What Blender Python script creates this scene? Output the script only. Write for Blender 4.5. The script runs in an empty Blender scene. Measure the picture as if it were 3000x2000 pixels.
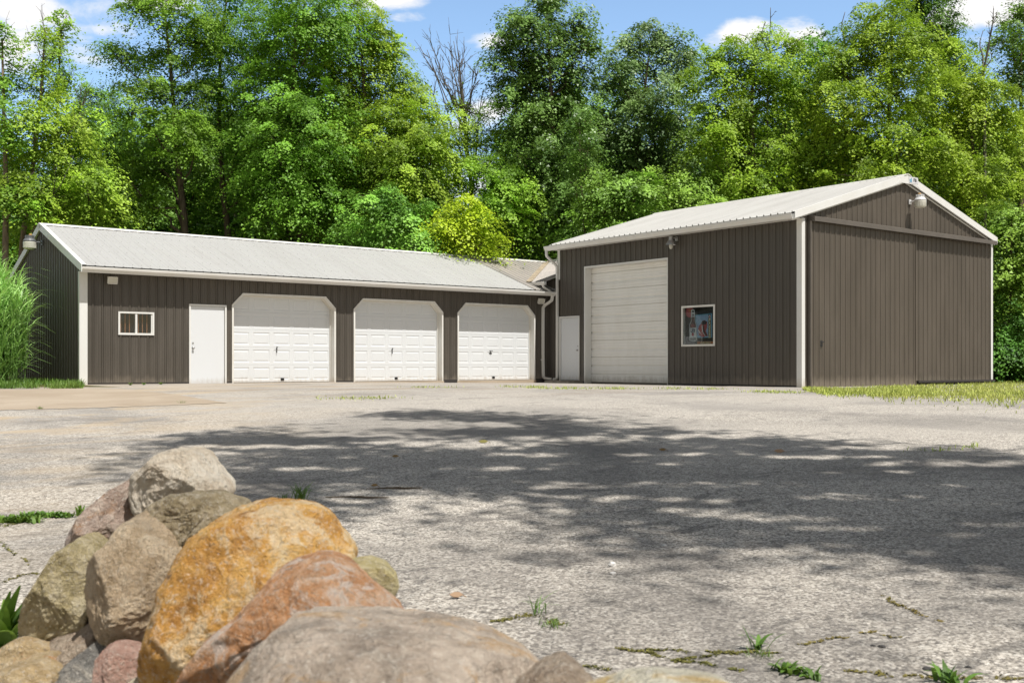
import bpy, math, random
import numpy as np
from mathutils import Vector, Matrix

scene = bpy.context.scene
COL = scene.collection
random.seed(7)
R = math.radians

# ------------------------------------------------------------------ camera frame and ground
TH = R(52.348); FPX = 3170.158; Y0 = 1070.209; CZ = 0.469
FW = np.array([math.cos(TH), math.sin(TH), 0.0])
RT = np.array([math.sin(TH), -math.cos(TH), 0.0])
UP = np.array([0.0, 0.0, 1.0])
K = 3000 / 2352.0

def sstep(a, b, x):
    t = np.clip((np.asarray(x, float) - a) / (b - a), 0, 1)
    return t * t * (3 - 2 * t)

def gz(X, Y):
    """height of the lot: it rises gently from the camera towards the buildings"""
    d = np.asarray(X) * FW[0] + np.asarray(Y) * FW[1]
    s = sstep(2, 22, d)
    far = -0.01 - 0.09 * sstep(14, 22, X)
    return -0.6 * (1 - s) + far * s

def at(px, py, d):
    """point at forward distance d metres seen at (px, py) of the 2352 wide survey picture"""
    return np.array([0, 0, CZ]) + d * (FW + RT * ((px * K - 1500) / FPX) + UP * ((Y0 - py * K) / FPX))

def on_ground(px, py):
    d = 10.0; a = (px * K - 1500) / FPX; e = max(py * K - Y0, 1)
    for _ in range(30):
        t = min(max((d - 2) / 20, 0), 1); s = t*t*(3 - 2*t)
        x = d * (FW[0] + RT[0]*a); u = min(max((x - 14) / 8, 0), 1)
        g = -0.6*(1 - s) + (-0.01 - .09*u*u*(3 - 2*u))*s
        d = 0.5 * d + 0.5 * FPX * (CZ - g) / e
    p = at(px, py, d); p[2] = g
    return p

# ------------------------------------------------------------------ scene helpers
def root_origin(o):
    v = Vector((0, 0, 0))
    while o is not None:
        v += o.location; o = o.parent
    return v

def tag(o, label=None, cat=None, group=None, kind=None):
    if label: o['label'] = label
    if cat: o['category'] = cat
    if group: o['group'] = group
    if kind: o['kind'] = kind
    return o

def empty(name, loc, label, cat, group=None):
    o = bpy.data.objects.new(name, None); COL.objects.link(o)
    o.location = tuple(float(c) for c in loc); o.empty_display_size = 0.3
    return tag(o, label, cat, group)

def link_mesh(name, me, mat, parent=None):
    o = bpy.data.objects.new(name, me); COL.objects.link(o)
    if mat is not None:
        for m in (mat if isinstance(mat, (list, tuple)) else [mat]): me.materials.append(m)
    if parent is not None: o.parent = parent
    return o

def np_mesh(name, verts, faces, mat, parent=None, smooth=False, mi=None, attr=None, origin=None):
    """mesh from arrays; faces is an (n, 3|4) array of one face size"""
    verts = np.asarray(verts, np.float32); faces = np.asarray(faces, np.int32)
    org = np.array(root_origin(parent)) if parent is not None else (np.zeros(3) if origin is None else np.asarray(origin))
    verts = (verts - org).astype(np.float32)
    me = bpy.data.meshes.new(name)
    n, k = faces.shape
    me.vertices.add(len(verts)); me.vertices.foreach_set('co', verts.ravel())
    me.loops.add(n * k); me.loops.foreach_set('vertex_index', faces.ravel())
    me.polygons.add(n); me.polygons.foreach_set('loop_start', np.arange(0, n * k, k, dtype=np.int32))
    me.polygons.foreach_set('use_smooth', np.full(n, smooth))
    if mi is not None: me.polygons.foreach_set('material_index', np.asarray(mi, np.int32))
    if attr is not None:
        a = me.attributes.new('rnd', 'FLOAT', 'FACE'); a.data.foreach_set('value', np.asarray(attr, np.float32))
    me.update(calc_edges=True)
    o = link_mesh(name, me, mat, parent)
    if parent is None and origin is not None: o.location = tuple(float(c) for c in origin)
    return o

class MB:
    """collects world-space faces; build() links them as ONE mesh object"""
    def __init__(s): s.v = []; s.f = []; s.m = []
    def face(s, pts, m=0):
        i = len(s.v); s.v += [tuple(float(c) for c in p) for p in pts]
        s.f.append(tuple(range(i, i + len(pts)))); s.m.append(m)
    def box(s, x0, x1, y0, y1, z0, z1, m=0):
        p = [(x0,y0,z0),(x1,y0,z0),(x1,y1,z0),(x0,y1,z0),(x0,y0,z1),(x1,y0,z1),(x1,y1,z1),(x0,y1,z1)]
        for q in ((0,3,2,1),(4,5,6,7),(0,1,5,4),(1,2,6,5),(2,3,7,6),(3,0,4,7)): s.face([p[k] for k in q], m)
    def obox(s, c, a, b, d, m=0):
        """box with centre c and half-axis vectors a, b, d"""
        c, a, b, d = (np.asarray(t, float) for t in (c, a, b, d))
        p = [c+i*a+j*b+k*d for k in (-1,1) for j in (-1,1) for i in (-1,1)]
        for q in ((0,2,3,1),(4,5,7,6),(0,1,5,4),(1,3,7,5),(3,2,6,7),(2,0,4,6)): s.face([p[k] for k in q], m)
    def prism(s, poly, off, m=0):
        off = np.asarray(off, float); a = [np.asarray(p, float) for p in poly]; b = [p + off for p in a]
        s.face(a[::-1], m); s.face(b, m)
        n = len(a)
        for i in range(n): s.face([a[i], a[(i+1)%n], b[(i+1)%n], b[i]], m)
    def sweep(s, prof, path, closed=True, m=0):
        """list of rings: path gives for each station a function of the profile point"""
        rings = [[fn(p) for p in prof] for fn in path]
        n = len(prof)
        for r0, r1 in zip(rings, rings[1:]):
            for i in range(n if closed else n - 1): s.face([r0[i], r0[(i+1)%n], r1[(i+1)%n], r1[i]], m)
        if closed: s.face(rings[0][::-1], m); s.face(rings[-1], m)
    def tube(s, pts, rad, n=8, m=0, squash=None):
        pts = [np.asarray(p, float) for p in pts]
        if not hasattr(rad, '__len__'): rad = [rad] * len(pts)
        rings = []
        for i, p in enumerate(pts):
            t = pts[min(i+1, len(pts)-1)] - pts[max(i-1, 0)]; t /= np.linalg.norm(t) + 1e-9
            ref = np.array([0, 0, 1.0]) if abs(t[2]) < .9 else np.array([1.0, 0, 0])
            if squash is not None: ref = np.asarray(squash[0], float)
            a = np.cross(t, ref); a /= np.linalg.norm(a) + 1e-9; b = np.cross(t, a)
            kb = squash[1] if squash is not None else 1
            rings.append([p + rad[i] * (math.cos(q) * a + kb * math.sin(q) * b) for q in (np.arange(n) + .5) * 2 * math.pi / n])
        for r0, r1 in zip(rings, rings[1:]):
            for i in range(n): s.face([r0[i], r0[(i+1)%n], r1[(i+1)%n], r1[i]], m)
        s.face(rings[0][::-1], m); s.face(rings[-1], m)
    def lathe(s, prof, c, n=20, m=0):
        c = np.asarray(c, float)
        rings = [[c + np.array([r*math.cos(q), r*math.sin(q), z]) for q in np.arange(n)*2*math.pi/n] for r, z in prof]
        for r0, r1 in zip(rings, rings[1:]):
            for i in range(n): s.face([r0[i], r0[(i+1)%n], r1[(i+1)%n], r1[i]], m)
        s.face(rings[0][::-1], m); s.face(rings[-1], m)
    def build(s, name, mat, parent=None, smooth=False, origin=None, bevel=0):
        org = np.array(root_origin(parent)) if parent is not None else (np.zeros(3) if origin is None else np.asarray(origin, float))
        me = bpy.data.meshes.new(name)
        me.from_pydata((np.array(s.v) - org).tolist(), [], s.f)
        if smooth: me.polygons.foreach_set('use_smooth', [True] * len(s.f))
        me.polygons.foreach_set('material_index', s.m)
        o = link_mesh(name, me, mat, parent)
        if parent is None and origin is not None: o.location = tuple(float(c) for c in origin)
        if smooth:
            import bmesh
            b = bmesh.new(); b.from_mesh(me); bmesh.ops.remove_doubles(b, verts=b.verts, dist=1e-5)
            b.to_mesh(me); b.free()
        if bevel:
            import bmesh
            b = bmesh.new(); b.from_mesh(me); bmesh.ops.remove_doubles(b, verts=b.verts, dist=1e-5); b.to_mesh(me); b.free()
            md = o.modifiers.new('bevel', 'BEVEL'); md.width = bevel; md.segments = 2; md.limit_method = 'ANGLE'
        return o

def build_pieces(mb, name, mat, parent):
    """one object for every piece of mb that touches no other piece"""
    key = [tuple(round(c, 4) for c in v) for v in mb.v]; par = {}
    def find(k):
        par.setdefault(k, k)
        while par[k] != k: par[k] = par[par[k]]; k = par[k]
        return k
    for f in mb.f:
        for i in f[1:]: par[find(key[i])] = find(key[f[0]])
    groups = {}
    for f, m in zip(mb.f, mb.m): groups.setdefault(find(key[f[0]]), []).append((f, m))
    out = []
    for fs in groups.values():
        p = MB()
        for f, m in fs: p.face([mb.v[i] for i in f], m)
        out.append(p.build(name, mat, parent))
    return out

def text_mesh(name, body, size, loc, xdir, ydir, mat, parent, bold=0.0, sx=1.0, depth=0.002):
    cu = bpy.data.curves.new(name, 'FONT'); cu.body = body; cu.size = size
    cu.align_x = 'CENTER'; cu.align_y = 'CENTER'; cu.extrude = depth; cu.offset = bold; cu.resolution_u = 3
    t = bpy.data.objects.new(name + '_curve', cu); COL.objects.link(t)
    dg = bpy.context.evaluated_depsgraph_get()
    me = bpy.data.meshes.new_from_object(t.evaluated_get(dg))
    bpy.data.objects.remove(t); bpy.data.curves.remove(cu)
    x = Vector(xdir).normalized(); y = Vector(ydir).normalized(); z = x.cross(y)
    loc = Vector(loc) - root_origin(parent)
    M = Matrix(((x.x*sx, y.x, z.x, loc.x), (x.y*sx, y.y, z.y, loc.y), (x.z*sx, y.z, z.z, loc.z), (0, 0, 0, 1)))
    me.transform(M); me.name = name
    me.materials.clear()
    return link_mesh(name, me, mat, parent)

# ------------------------------------------------------------------ material helpers
def srgb(r, g, b):
    f = lambda c: (c/255/12.92) if c/255 <= .04045 else ((c/255+.055)/1.055) ** 2.4
    return (f(r), f(g), f(b), 1)

class NT:
    def __init__(s, name):
        s.mat = bpy.data.materials.new(name); s.mat.use_nodes = True
        s.t = s.mat.node_tree; s.t.nodes.clear()
        s.out = s.t.nodes.new('ShaderNodeOutputMaterial')
    def n(s, typ, **kw):
        nd = s.t.nodes.new(typ)
        for k, v in kw.items():
            if k.startswith('_'): setattr(nd, k[1:], v)
        return nd
    def link(s, a, b): s.t.links.new(a, b)
    def inp(s, nd, key, v):
        if hasattr(v, 'is_output') or isinstance(v, bpy.types.NodeSocket): s.link(v, nd.inputs[key])
        else: nd.inputs[key].default_value = v
    def pos(s): return s.n('ShaderNodeNewGeometry').outputs['Position']
    def mapv(s, v, scale=(1,1,1), rot=(0,0,0), loc=(0,0,0)):
        m = s.n('ShaderNodeMapping'); s.link(v, m.inputs['Vector'])
        m.inputs['Scale'].default_value = scale; m.inputs['Rotation'].default_value = rot; m.inputs['Location'].default_value = loc
        return m.outputs['Vector']
    def noise(s, v, scale, detail=4, rough=.55, dist=0):
        nd = s.n('ShaderNodeTexNoise'); s.link(v, nd.inputs['Vector'])
        nd.inputs['Scale'].default_value = scale; nd.inputs['Detail'].default_value = detail
        nd.inputs['Roughness'].default_value = rough; nd.inputs['Distortion'].default_value = dist
        return nd.outputs['Fac']
    def ramp(s, f, stops, interp='LINEAR'):
        r = s.n('ShaderNodeValToRGB'); s.link(f, r.inputs['Fac']); e = r.color_ramp.elements; r.color_ramp.interpolation = interp
        while len(e) > 1: e.remove(e[-1])
        for i, (p, c) in enumerate(stops):
            el = e[0] if i == 0 else e.new(p)
            el.position = p
            el.color = c if hasattr(c, '__len__') else (c, c, c, 1)
        return r.outputs['Color']
    def mix(s, f, a, b, blend='MIX'):
        m = s.n('ShaderNodeMix', _data_type='RGBA', _blend_type=blend)
        s.inp(m, 0, f); s.inp(m, 6, a); s.inp(m, 7, b)
        return m.outputs[2]
    def math(s, op, a, b=0.0, clamp=False):
        m = s.n('ShaderNodeMath', _operation=op, _use_clamp=clamp); s.inp(m, 0, a); s.inp(m, 1, b)
        return m.outputs[0]
    def bump(s, h, strength=.3, dist=.01):
        b = s.n('ShaderNodeBump'); s.link(h, b.inputs['Height']); b.inputs['Strength'].default_value = strength; b.inputs['Distance'].default_value = dist
        return b.outputs['Normal']
    def principled(s, col, rough=.6, metal=0.0, spec=.5, normal=None):
        p = s.n('ShaderNodeBsdfPrincipled')
        s.inp(p, 'Base Color', col); s.inp(p, 'Roughness', rough); s.inp(p, 'Metallic', metal); s.inp(p, 'Specular IOR Level', spec)
        if normal is not None: s.link(normal, p.inputs['Normal'])
        s.link(p.outputs[0], s.out.inputs['Surface'])
        return p

def plain(name, col, rough=.6, metal=0.0, var=.12, scale=3.0, spec=.5):
    t = NT(name); v = t.pos()
    f = t.noise(v, scale, 5, .6)
    c = t.mix(t.ramp(f, [(.3, 0.0), (.7, 1.0)]), tuple(max(0, k*(1-var)) for k in col[:3]) + (1,), tuple(min(1, k*(1+var)) for k in col[:3]) + (1,))
    t.principled(c, rough, metal, spec)
    return t.mat
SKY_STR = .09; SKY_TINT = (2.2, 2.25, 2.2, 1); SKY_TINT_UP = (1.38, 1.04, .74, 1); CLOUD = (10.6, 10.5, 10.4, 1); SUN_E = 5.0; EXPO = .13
# ------------------------------------------------------------------ materials
M = {}
def siding(name, base):
    t = NT(name); v = t.pos()
    f = t.noise(t.mapv(v, (1, 1, .25)), 2.2, 6, .6)
    c = t.mix(t.ramp(f, [(.35, 0.0), (.7, 1.0)]), tuple(k*.86 for k in base)+(1,), tuple(k*1.14 for k in base)+(1,))
    s = t.noise(t.mapv(v, (14, 14, .6)), 1.5, 4, .6)                       # faint chalky runs
    c = t.mix(t.ramp(s, [(.55, 0.0), (.8, .16)]), c, (.25, .225, .20, 1))
    spz = t.n('ShaderNodeSeparateXYZ'); t.link(v, spz.inputs[0])
    pk = t.math('FLOOR', t.math('DIVIDE', t.math('ADD', spz.outputs[0], spz.outputs[1]), .9144))
    wn = t.n('ShaderNodeTexWhiteNoise', _noise_dimensions='1D'); t.link(pk, wn.inputs['W'])
    c = t.mix(t.math('MULTIPLY', wn.outputs['Value'], .16), c, (.15, .13, .105, 1))          # sheets weathered unequally
    sl = t.math('ADD', t.math('MULTIPLY', spz.outputs[2], -2.6), t.math('MULTIPLY', t.noise(t.mapv(v, (3, 3, .8)), 2.2, 5, .7), 1.5))
    c = t.mix(t.ramp(sl, [(.28, 0.0), (.8, .42)]), c, (.30, .255, .20, 1))                    # mud splash off the gravel
    d = t.noise(v, 42, 3, .6)                                              # dust specks
    c = t.mix(t.ramp(d, [(.69, 0.0), (.76, .25)]), c, (.32, .29, .25, 1))
    r = t.ramp(f, [(.3, .36), (.7, .5)])
    t.principled(c, r, 0, .5, t.bump(t.noise(v, 3.0, 3), .12, .02))
    return t.mat
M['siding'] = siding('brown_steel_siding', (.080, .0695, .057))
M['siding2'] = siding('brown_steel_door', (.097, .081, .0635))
M['trim_brown'] = plain('brown_trim', (.11, .095, .08), .45)
M['dark'] = plain('dark_base', (.035, .03, .027), .8)
def white(name, base, rough=.45, dirt=.25, scale=2.0):
    t = NT(name); v = t.pos()
    f = t.noise(t.mapv(v, (1, 1, .4)), scale, 6, .62)
    c = t.mix(t.ramp(f, [(.42, 0.0), (.8, dirt)]), tuple(base)+(1,), (.52, .47, .38, 1))
    g = t.noise(v, 22, 4, .6)
    c = t.mix(t.ramp(g, [(.6, 0.0), (.78, dirt*.6)]), c, (.42, .37, .29, 1))
    spz = t.n('ShaderNodeSeparateXYZ'); t.link(v, spz.inputs[0])
    sl = t.math('ADD', t.math('MULTIPLY', spz.outputs[2], -3.0), t.math('MULTIPLY', t.noise(t.mapv(v, (4, 4, 1)), 2.0, 5, .7), 1.5))
    c = t.mix(t.ramp(sl, [(.3, 0.0), (.85, .5)]), c, (.40, .345, .27, 1))
    t.principled(c, rough)
    return t.mat
M['white'] = white('white_trim', (.72, .72, .70))
M['door_white'] = white('white_door', (.66, .68, .70), .5, .05)
M['gdoor'] = white('white_garage_door', (.67, .69, .705), .5, .08)
M['cream'] = white('cream_overhead_door', (.86, .85, .815), .5, .22)
M['jamb'] = white('weathered_jamb', (.72, .71, .67), .55, .5, 3)
M['gutter'] = white('gutter_white', (.72, .71, .68), .4, .3)
def roofmat(name, base, dirt, along):
    """painted steel: faint panel-to-panel tone, streaks down the slope"""
    t = NT(name); v = t.pos()
    sc = (1, .22, .22) if along == 'x' else (.22, 1, .22)
    s = t.noise(t.mapv(v, sc), 1.6, 6, .62, .4)
    c = t.mix(t.ramp(s, [(.4, 0.0), (.75, dirt)]), tuple(base)+(1,), (.30, .29, .27, 1))
    sc2 = (9, .5, .5) if along == 'x' else (.5, 9, .5)
    s2 = t.noise(t.mapv(v, sc2), 1.0, 4, .6)
    c = t.mix(t.ramp(s2, [(.5, 0.0), (.8, dirt*.8)]), c, (.26, .25, .24, 1))
    sp = t.n('ShaderNodeSeparateXYZ'); t.link(v, sp.inputs[0])
    k = t.math('DIVIDE', sp.outputs[0 if along == 'x' else 1], .9144)
    w = t.n('ShaderNodeTexWhiteNoise', _noise_dimensions='1D'); t.link(t.math('FLOOR', k), w.inputs['W'])
    c = t.mix(t.math('MULTIPLY', w.outputs['Value'], .10), c, (.29, .285, .27, 1))
    seam = t.math('LESS_THAN', t.math('FRACT', k), .012)
    c = t.mix(t.math('MULTIPLY', seam, .3), c, (.12, .12, .12, 1))
    t.principled(c, t.ramp(s, [(.3, .38), (.8, .6)]), 0, .5)
    return t.mat
M['roof_l'] = roofmat('white_steel_roof', (.45, .45, .44), .34, 'x')
M['roof_r'] = roofmat('white_steel_barn_roof', (.51, .505, .485), .38, 'y')
M['roof_dirty'] = roofmat('grimy_steel_roof', (.44, .40, .36), 1.0, 'x')
M['valley'] = plain('grimy_valley_flashing', (.38, .31, .22), .7, 0, .4, 6)
M['screw'] = plain('screw_grey', (.16, .15, .14), .5)
M['black'] = plain('black_iron', (.02, .02, .022), .45)
M['steel'] = plain('aged_steel', (.42, .42, .42), .38, .8)
M['lampgrey'] = plain('lamp_grey', (.12, .125, .13), .5)
M['lampwhite'] = white('lamp_white', (.62, .62, .62), .45, .4, 8)
M['lens'] = white('prismatic_lens', (.60, .59, .52), .25, .6, 12)
M['amber'] = plain('amber_sensor', (.55, .33, .12), .4)
M['slat'] = plain('orange_slat', (.42, .17, .08), .6)
M['wood'] = plain('weathered_concrete', (.20, .18, .15), .9, 0, .35, 5)
def glass():
    t = NT('window_glass')
    a = t.n('ShaderNodeBsdfTransparent'); a.inputs[0].default_value = (.86, .9, .9, 1)
    g = t.n('ShaderNodeBsdfGlossy'); g.inputs['Roughness'].default_value = .02
    lw = t.n('ShaderNodeLayerWeight'); f5 = t.math('POWER', lw.outputs['Facing'], 3.5); lw.inputs['Blend'].default_value = .5
    m = t.n('ShaderNodeMixShader'); t.link(t.math('ADD', t.math('MULTIPLY', f5, .75), .05, True), m.inputs[0])
    t.link(a.outputs[0], m.inputs[1]); t.link(g.outputs[0], m.inputs[2]); t.link(m.outputs[0], t.out.inputs['Surface'])
    return t.mat
M['glass'] = glass()
for k, c in dict(p_bottle=(.07,.03,.028), p_white=(.6,.6,.62), p_navy=(.02,.025,.06), p_blue=(.25,.36,.52), p_cyan=(.12,.36,.52), p_black=(.015,.015,.018),
                 p_red=(.36,.06,.07), p_orange=(.45,.16,.06), p_cream=(.66,.60,.40), p_grey=(.10,.105,.10), p_amber=(.20,.05,.05)).items():
    M[k] = plain('print_' + k[2:], c, .6, 0, .15, 20)

def foliage(name, dark, light, tip, trans=.42, rough=.5):
    t = NT(name)
    at_ = t.n('ShaderNodeAttribute', _attribute_name='rnd'); r = at_.outputs['Fac']
    v = t.pos()
    big = t.noise(v, .55, 3, .5)
    c = t.mix(r, dark + (1,), light + (1,))
    c = t.mix(t.ramp(big, [(.42, 0.0), (.72, .5)]), c, tip + (1,))
    oi = t.n('ShaderNodeObjectInfo')
    hs = t.n('ShaderNodeHueSaturation'); t.link(c, hs.inputs['Color'])
    t.link(t.math('ADD', t.math('MULTIPLY', oi.outputs['Random'], .03), .485), hs.inputs['Hue'])
    t.link(t.math('ADD', t.math('MULTIPLY', r, .75), 1.36), hs.inputs['Value'])
    c = hs.outputs['Color']
    p = t.n('ShaderNodeBsdfPrincipled'); t.link(c, p.inputs['Base Color']); p.inputs['Roughness'].default_value = rough
    p.inputs['Specular IOR Level'].default_value = .35
    tr = t.n('ShaderNodeBsdfTranslucent')
    t.link(t.mix(.5, c, (.22, .34, .03, 1)), tr.inputs['Color'])
    m = t.n('ShaderNodeMixShader'); m.inputs[0].default_value = trans
    t.link(p.outputs[0], m.inputs[1]); t.link(tr.outputs[0], m.inputs[2]); t.link(m.outputs[0], t.out.inputs['Surface'])
    return t.mat
M['maple'] = foliage('maple_leaves', (.036, .095, .010), (.18, .345, .036), (.22, .36, .038))
M['maple_y'] = foliage('yellow_green_maple_leaves', (.065, .125, .012), (.26, .39, .03), (.33, .42, .035))
M['oak'] = foliage('dark_oak_leaves', (.026, .066, .014), (.13, .23, .05), (.16, .26, .06), .28, .38)
M['oak_grey'] = foliage('dull_oak_leaves', (.04, .075, .025), (.19, .27, .09), (.22, .29, .09), .28, .4)
M['light'] = foliage('light_green_leaves', (.05, .12, .010), (0.268, 0.439, 0.043), (0.317, 0.439, 0.049))
M['yellow'] = foliage('yellow_leaves', (.13, .19, .008), (.40, .48, .025), (.46, .50, .025))
M['deep'] = foliage('deep_forest_leaves', (.018, .055, .008), (0.110, 0.232, 0.029), (0.146, 0.256, 0.030), .22)
M['under'] = foliage('understory_leaves', (.035, .085, .012), (.19, .34, .045), (.23, .35, .045), .25)
M['reed'] = foliage('reed_blades', (.11, .19, .04), (.31, .45, .15), (.28, .39, .12), .35, .4)
M['grass'] = foliage('dry_grass', (.14, .17, .03), (.31, .34, .075), (.34, .31, .10), .25)
M['weed'] = foliage('weed_green', (.035, .085, .012), (.085, .155, .025), (.12, .155, .03), .25)
M['moss'] = foliage('crack_moss', (.045, .048, .012), (.10, .095, .022), (.15, .085, .035), .1, .8)
def bark(name, a, b):
    t = NT(name); v = t.pos()
    f = t.noise(t.mapv(v, (1, 1, .25)), 9, 6, .65)
    t.principled(t.mix(t.ramp(f, [(.3, 0.0), (.7, 1.0)]), a+(1,), b+(1,)), .9, 0, .2, t.bump(f, .6, .03))
    return t.mat
M['bark'] = bark('grey_brown_bark', (.045, .034, .024), (.16, .125, .09))
M['bark_pale'] = bark('pale_bark', (.12, .09, .065), (.32, .25, .18))
M['dead'] = bark('dead_wood', (.07, .065, .065), (.22, .19, .17))

def gravel():
    t = NT('worn_chip_seal'); v = t.pos()
    vo = t.n('ShaderNodeTexVoronoi'); t.link(v, vo.inputs['Vector']); vo.inputs['Scale'].default_value = 84
    sp = t.n('ShaderNodeSeparateColor'); t.link(vo.outputs['Color'], sp.inputs[0])
    vb = t.n('ShaderNodeTexVoronoi'); t.link(v, vb.inputs['Vector']); vb.inputs['Scale'].default_value = 50
    sb = t.n('ShaderNodeSeparateColor'); t.link(vb.outputs['Color'], sb.inputs[0])
    chip = t.ramp(sp.outputs[0], [(0, (.13,.115,.10,1)), (.18, (.29,.26,.22,1)), (.5, (.48,.435,.375,1)), (.8, (.64,.585,.51,1)), (1, (.80,.75,.67,1))])
    bigchip = t.ramp(sb.outputs[0], [(0, (.10,.09,.08,1)), (.3, (.32,.285,.245,1)), (.7, (.56,.51,.44,1)), (1, (.76,.71,.63,1))])
    c = t.mix(t.ramp(sb.outputs[1], [(.45, 0.0), (.55, .75)]), chip, bigchip)
    gap = t.ramp(vo.outputs['Distance'], [(.5, 0.0), (.8, .6)])
    c = t.mix(gap, c, (.055, .05, .047, 1))
    # worn-bare and tarry areas
    w = t.noise(v, .33, 6, .62, .6)
    c = t.mix(t.ramp(w, [(.38, .62), (.54, 0.0)]), c, (.115, .106, .098, 1))
    st = t.noise(t.mapv(v, (.8, 1.9, 1), (0, 0, TH - R(90) + R(8))), .9, 6, .66, 1.4)
    c = t.mix(t.ramp(st, [(.58, 0.0), (.65, .5), (.8, .7)]), c, (.058, .054, .052, 1))
    st2 = t.noise(t.mapv(v, (.9, 1.7, 1), (0, 0, TH - R(90) - R(5)), (7, 3, 0)), 2.2, 6, .7, 1.2)
    c = t.mix(t.ramp(st2, [(.59, 0.0), (.66, .5)]), c, (.07, .066, .066, 1))
    # sand and dust blown over it
    sd = t.noise(v, .21, 5, .6, .5)
    c = t.mix(t.ramp(sd, [(.50, 0.0), (.70, .5)]), c, (.40, .365, .32, 1))
    # far part by the buildings is bleached and dusty, tan on the left
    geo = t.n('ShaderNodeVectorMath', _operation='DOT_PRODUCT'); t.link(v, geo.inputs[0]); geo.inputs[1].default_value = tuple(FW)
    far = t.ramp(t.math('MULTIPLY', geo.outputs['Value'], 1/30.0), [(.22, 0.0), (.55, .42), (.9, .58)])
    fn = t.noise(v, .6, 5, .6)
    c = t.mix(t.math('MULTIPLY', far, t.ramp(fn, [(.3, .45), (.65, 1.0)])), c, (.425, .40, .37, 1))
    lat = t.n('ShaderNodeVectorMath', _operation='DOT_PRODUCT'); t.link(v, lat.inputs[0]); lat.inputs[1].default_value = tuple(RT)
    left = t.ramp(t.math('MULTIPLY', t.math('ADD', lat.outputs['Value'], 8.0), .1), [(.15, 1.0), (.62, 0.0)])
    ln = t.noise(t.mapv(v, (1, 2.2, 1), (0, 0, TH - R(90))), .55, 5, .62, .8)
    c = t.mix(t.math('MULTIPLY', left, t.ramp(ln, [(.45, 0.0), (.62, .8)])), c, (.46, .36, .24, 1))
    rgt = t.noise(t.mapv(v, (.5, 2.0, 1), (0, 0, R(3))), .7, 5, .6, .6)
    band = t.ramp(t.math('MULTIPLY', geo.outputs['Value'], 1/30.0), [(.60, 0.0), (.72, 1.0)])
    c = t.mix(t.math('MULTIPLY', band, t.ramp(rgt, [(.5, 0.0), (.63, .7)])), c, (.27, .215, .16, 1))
    h = t.math('ADD', t.math('MULTIPLY', vo.outputs['Distance'], -.7), t.math('MULTIPLY', sp.outputs[1], .5))
    t.principled(c, .92, 0, .25, t.bump(h, .55, .006))
    return t.mat
M['gravel'] = gravel()
def soil():
    t = NT('forest_soil'); v = t.pos()
    f = t.noise(v, .8, 6, .65); g = t.noise(v, 30, 3, .6)
    c = t.mix(t.ramp(f, [(.38, 0.0), (.62, 1.0)]), (.10, .12, .03, 1), (.12, .085, .05, 1))
    c = t.mix(t.ramp(g, [(.4, 0.0), (.7, .5)]), c, (.05, .045, .02, 1))
    t.principled(c, .95, 0, .1, t.bump(g, .5, .02)); return t.mat
M['soil'] = soil()
def concrete():
    t = NT('tan_concrete'); v = t.pos()
    f = t.noise(v, .7, 6, .6, .5); g = t.noise(v, 60, 3, .6)
    c = t.mix(t.ramp(f, [(.35, 0.0), (.68, 1.0)]), (.36, .29, .215, 1), (.46, .385, .30, 1))
    c = t.mix(t.ramp(g, [(.35, .3), (.6, 0.0)]), c, (.25, .20, .15, 1))
    t.principled(c, .9, 0, .2, t.bump(g, .25, .004)); return t.mat
M['pad'] = concrete()

def rockmat(name, cols, scale=9.0, speck=.35, speck_col=(.06, .05, .045, 1), patch=None):
    t = NT(name); tc = t.n('ShaderNodeTexCoord').outputs['Object']
    a = t.noise(tc, scale*.9, 9, .66, .9)
    n = len(cols)
    c = t.ramp(a, [(.30 + .38*i/max(1, n-1), tuple(cc)+(1,)) for i, cc in enumerate(cols)])
    if patch is not None:
        q = t.noise(t.mapv(tc, (1, 1, 1), (0, 0, 0), (3.1, 1.7, .4)), scale*1.0, 7, .68, 1.2)
        c = t.mix(t.ramp(q, [(.53, 0.0), (.60, .85)]), c, tuple(patch)+(1,))
    md = t.noise(t.mapv(tc, (1, 1, 1), (.2, .5, .1), (1, 4, 2)), scale*4.5, 6, .7, .4)      # thumbnail-sized mottling
    c = t.mix(t.ramp(md, [(.34, .55), (.44, 0.0)]), c, t.mix(.62, c, (.06, .04, .022, 1)))
    c = t.mix(t.ramp(md, [(.52, 0.0), (.66, .55)]), c, t.mix(.6, c, (.92, .84, .70, 1)))
    b = t.noise(tc, scale*12, 5, .72)
    c = t.mix(t.ramp(b, [(.60, 0.0), (.66, speck)]), c, speck_col)
    e = t.noise(t.mapv(tc, (1, 1, 1), (1, .3, .2), (8, 1, 3)), scale*15, 4, .65)
    c = t.mix(t.ramp(e, [(.57, 0.0), (.64, .5)]), c, (.84, .78, .68, 1))
    cr = t.noise(t.mapv(tc, (1, 1, 1), (.4, .2, .1), (5, 2, 9)), scale*1.6, 7, .72, 1.8)
    c = t.mix(t.ramp(cr, [(.32, .6), (.39, 0.0)]), c, (.10, .07, .045, 1))
    h = t.math('ADD', t.math('ADD', t.math('MULTIPLY', b, .35), t.math('MULTIPLY', md, .7)), t.math('ADD', t.math('MULTIPLY', a, .8), t.math('MULTIPLY', cr, .6)))
    c = t.mix(t.ramp(t.noise(tc, scale*.6, 4, .6), [(.34, .45), (.44, 0.0)]), c, t.mix(.5, c, (.10, .06, .03, 1)))
    t.principled(c, .82, 0, .3, t.bump(h, 1.0, .05)); return t.mat
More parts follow.
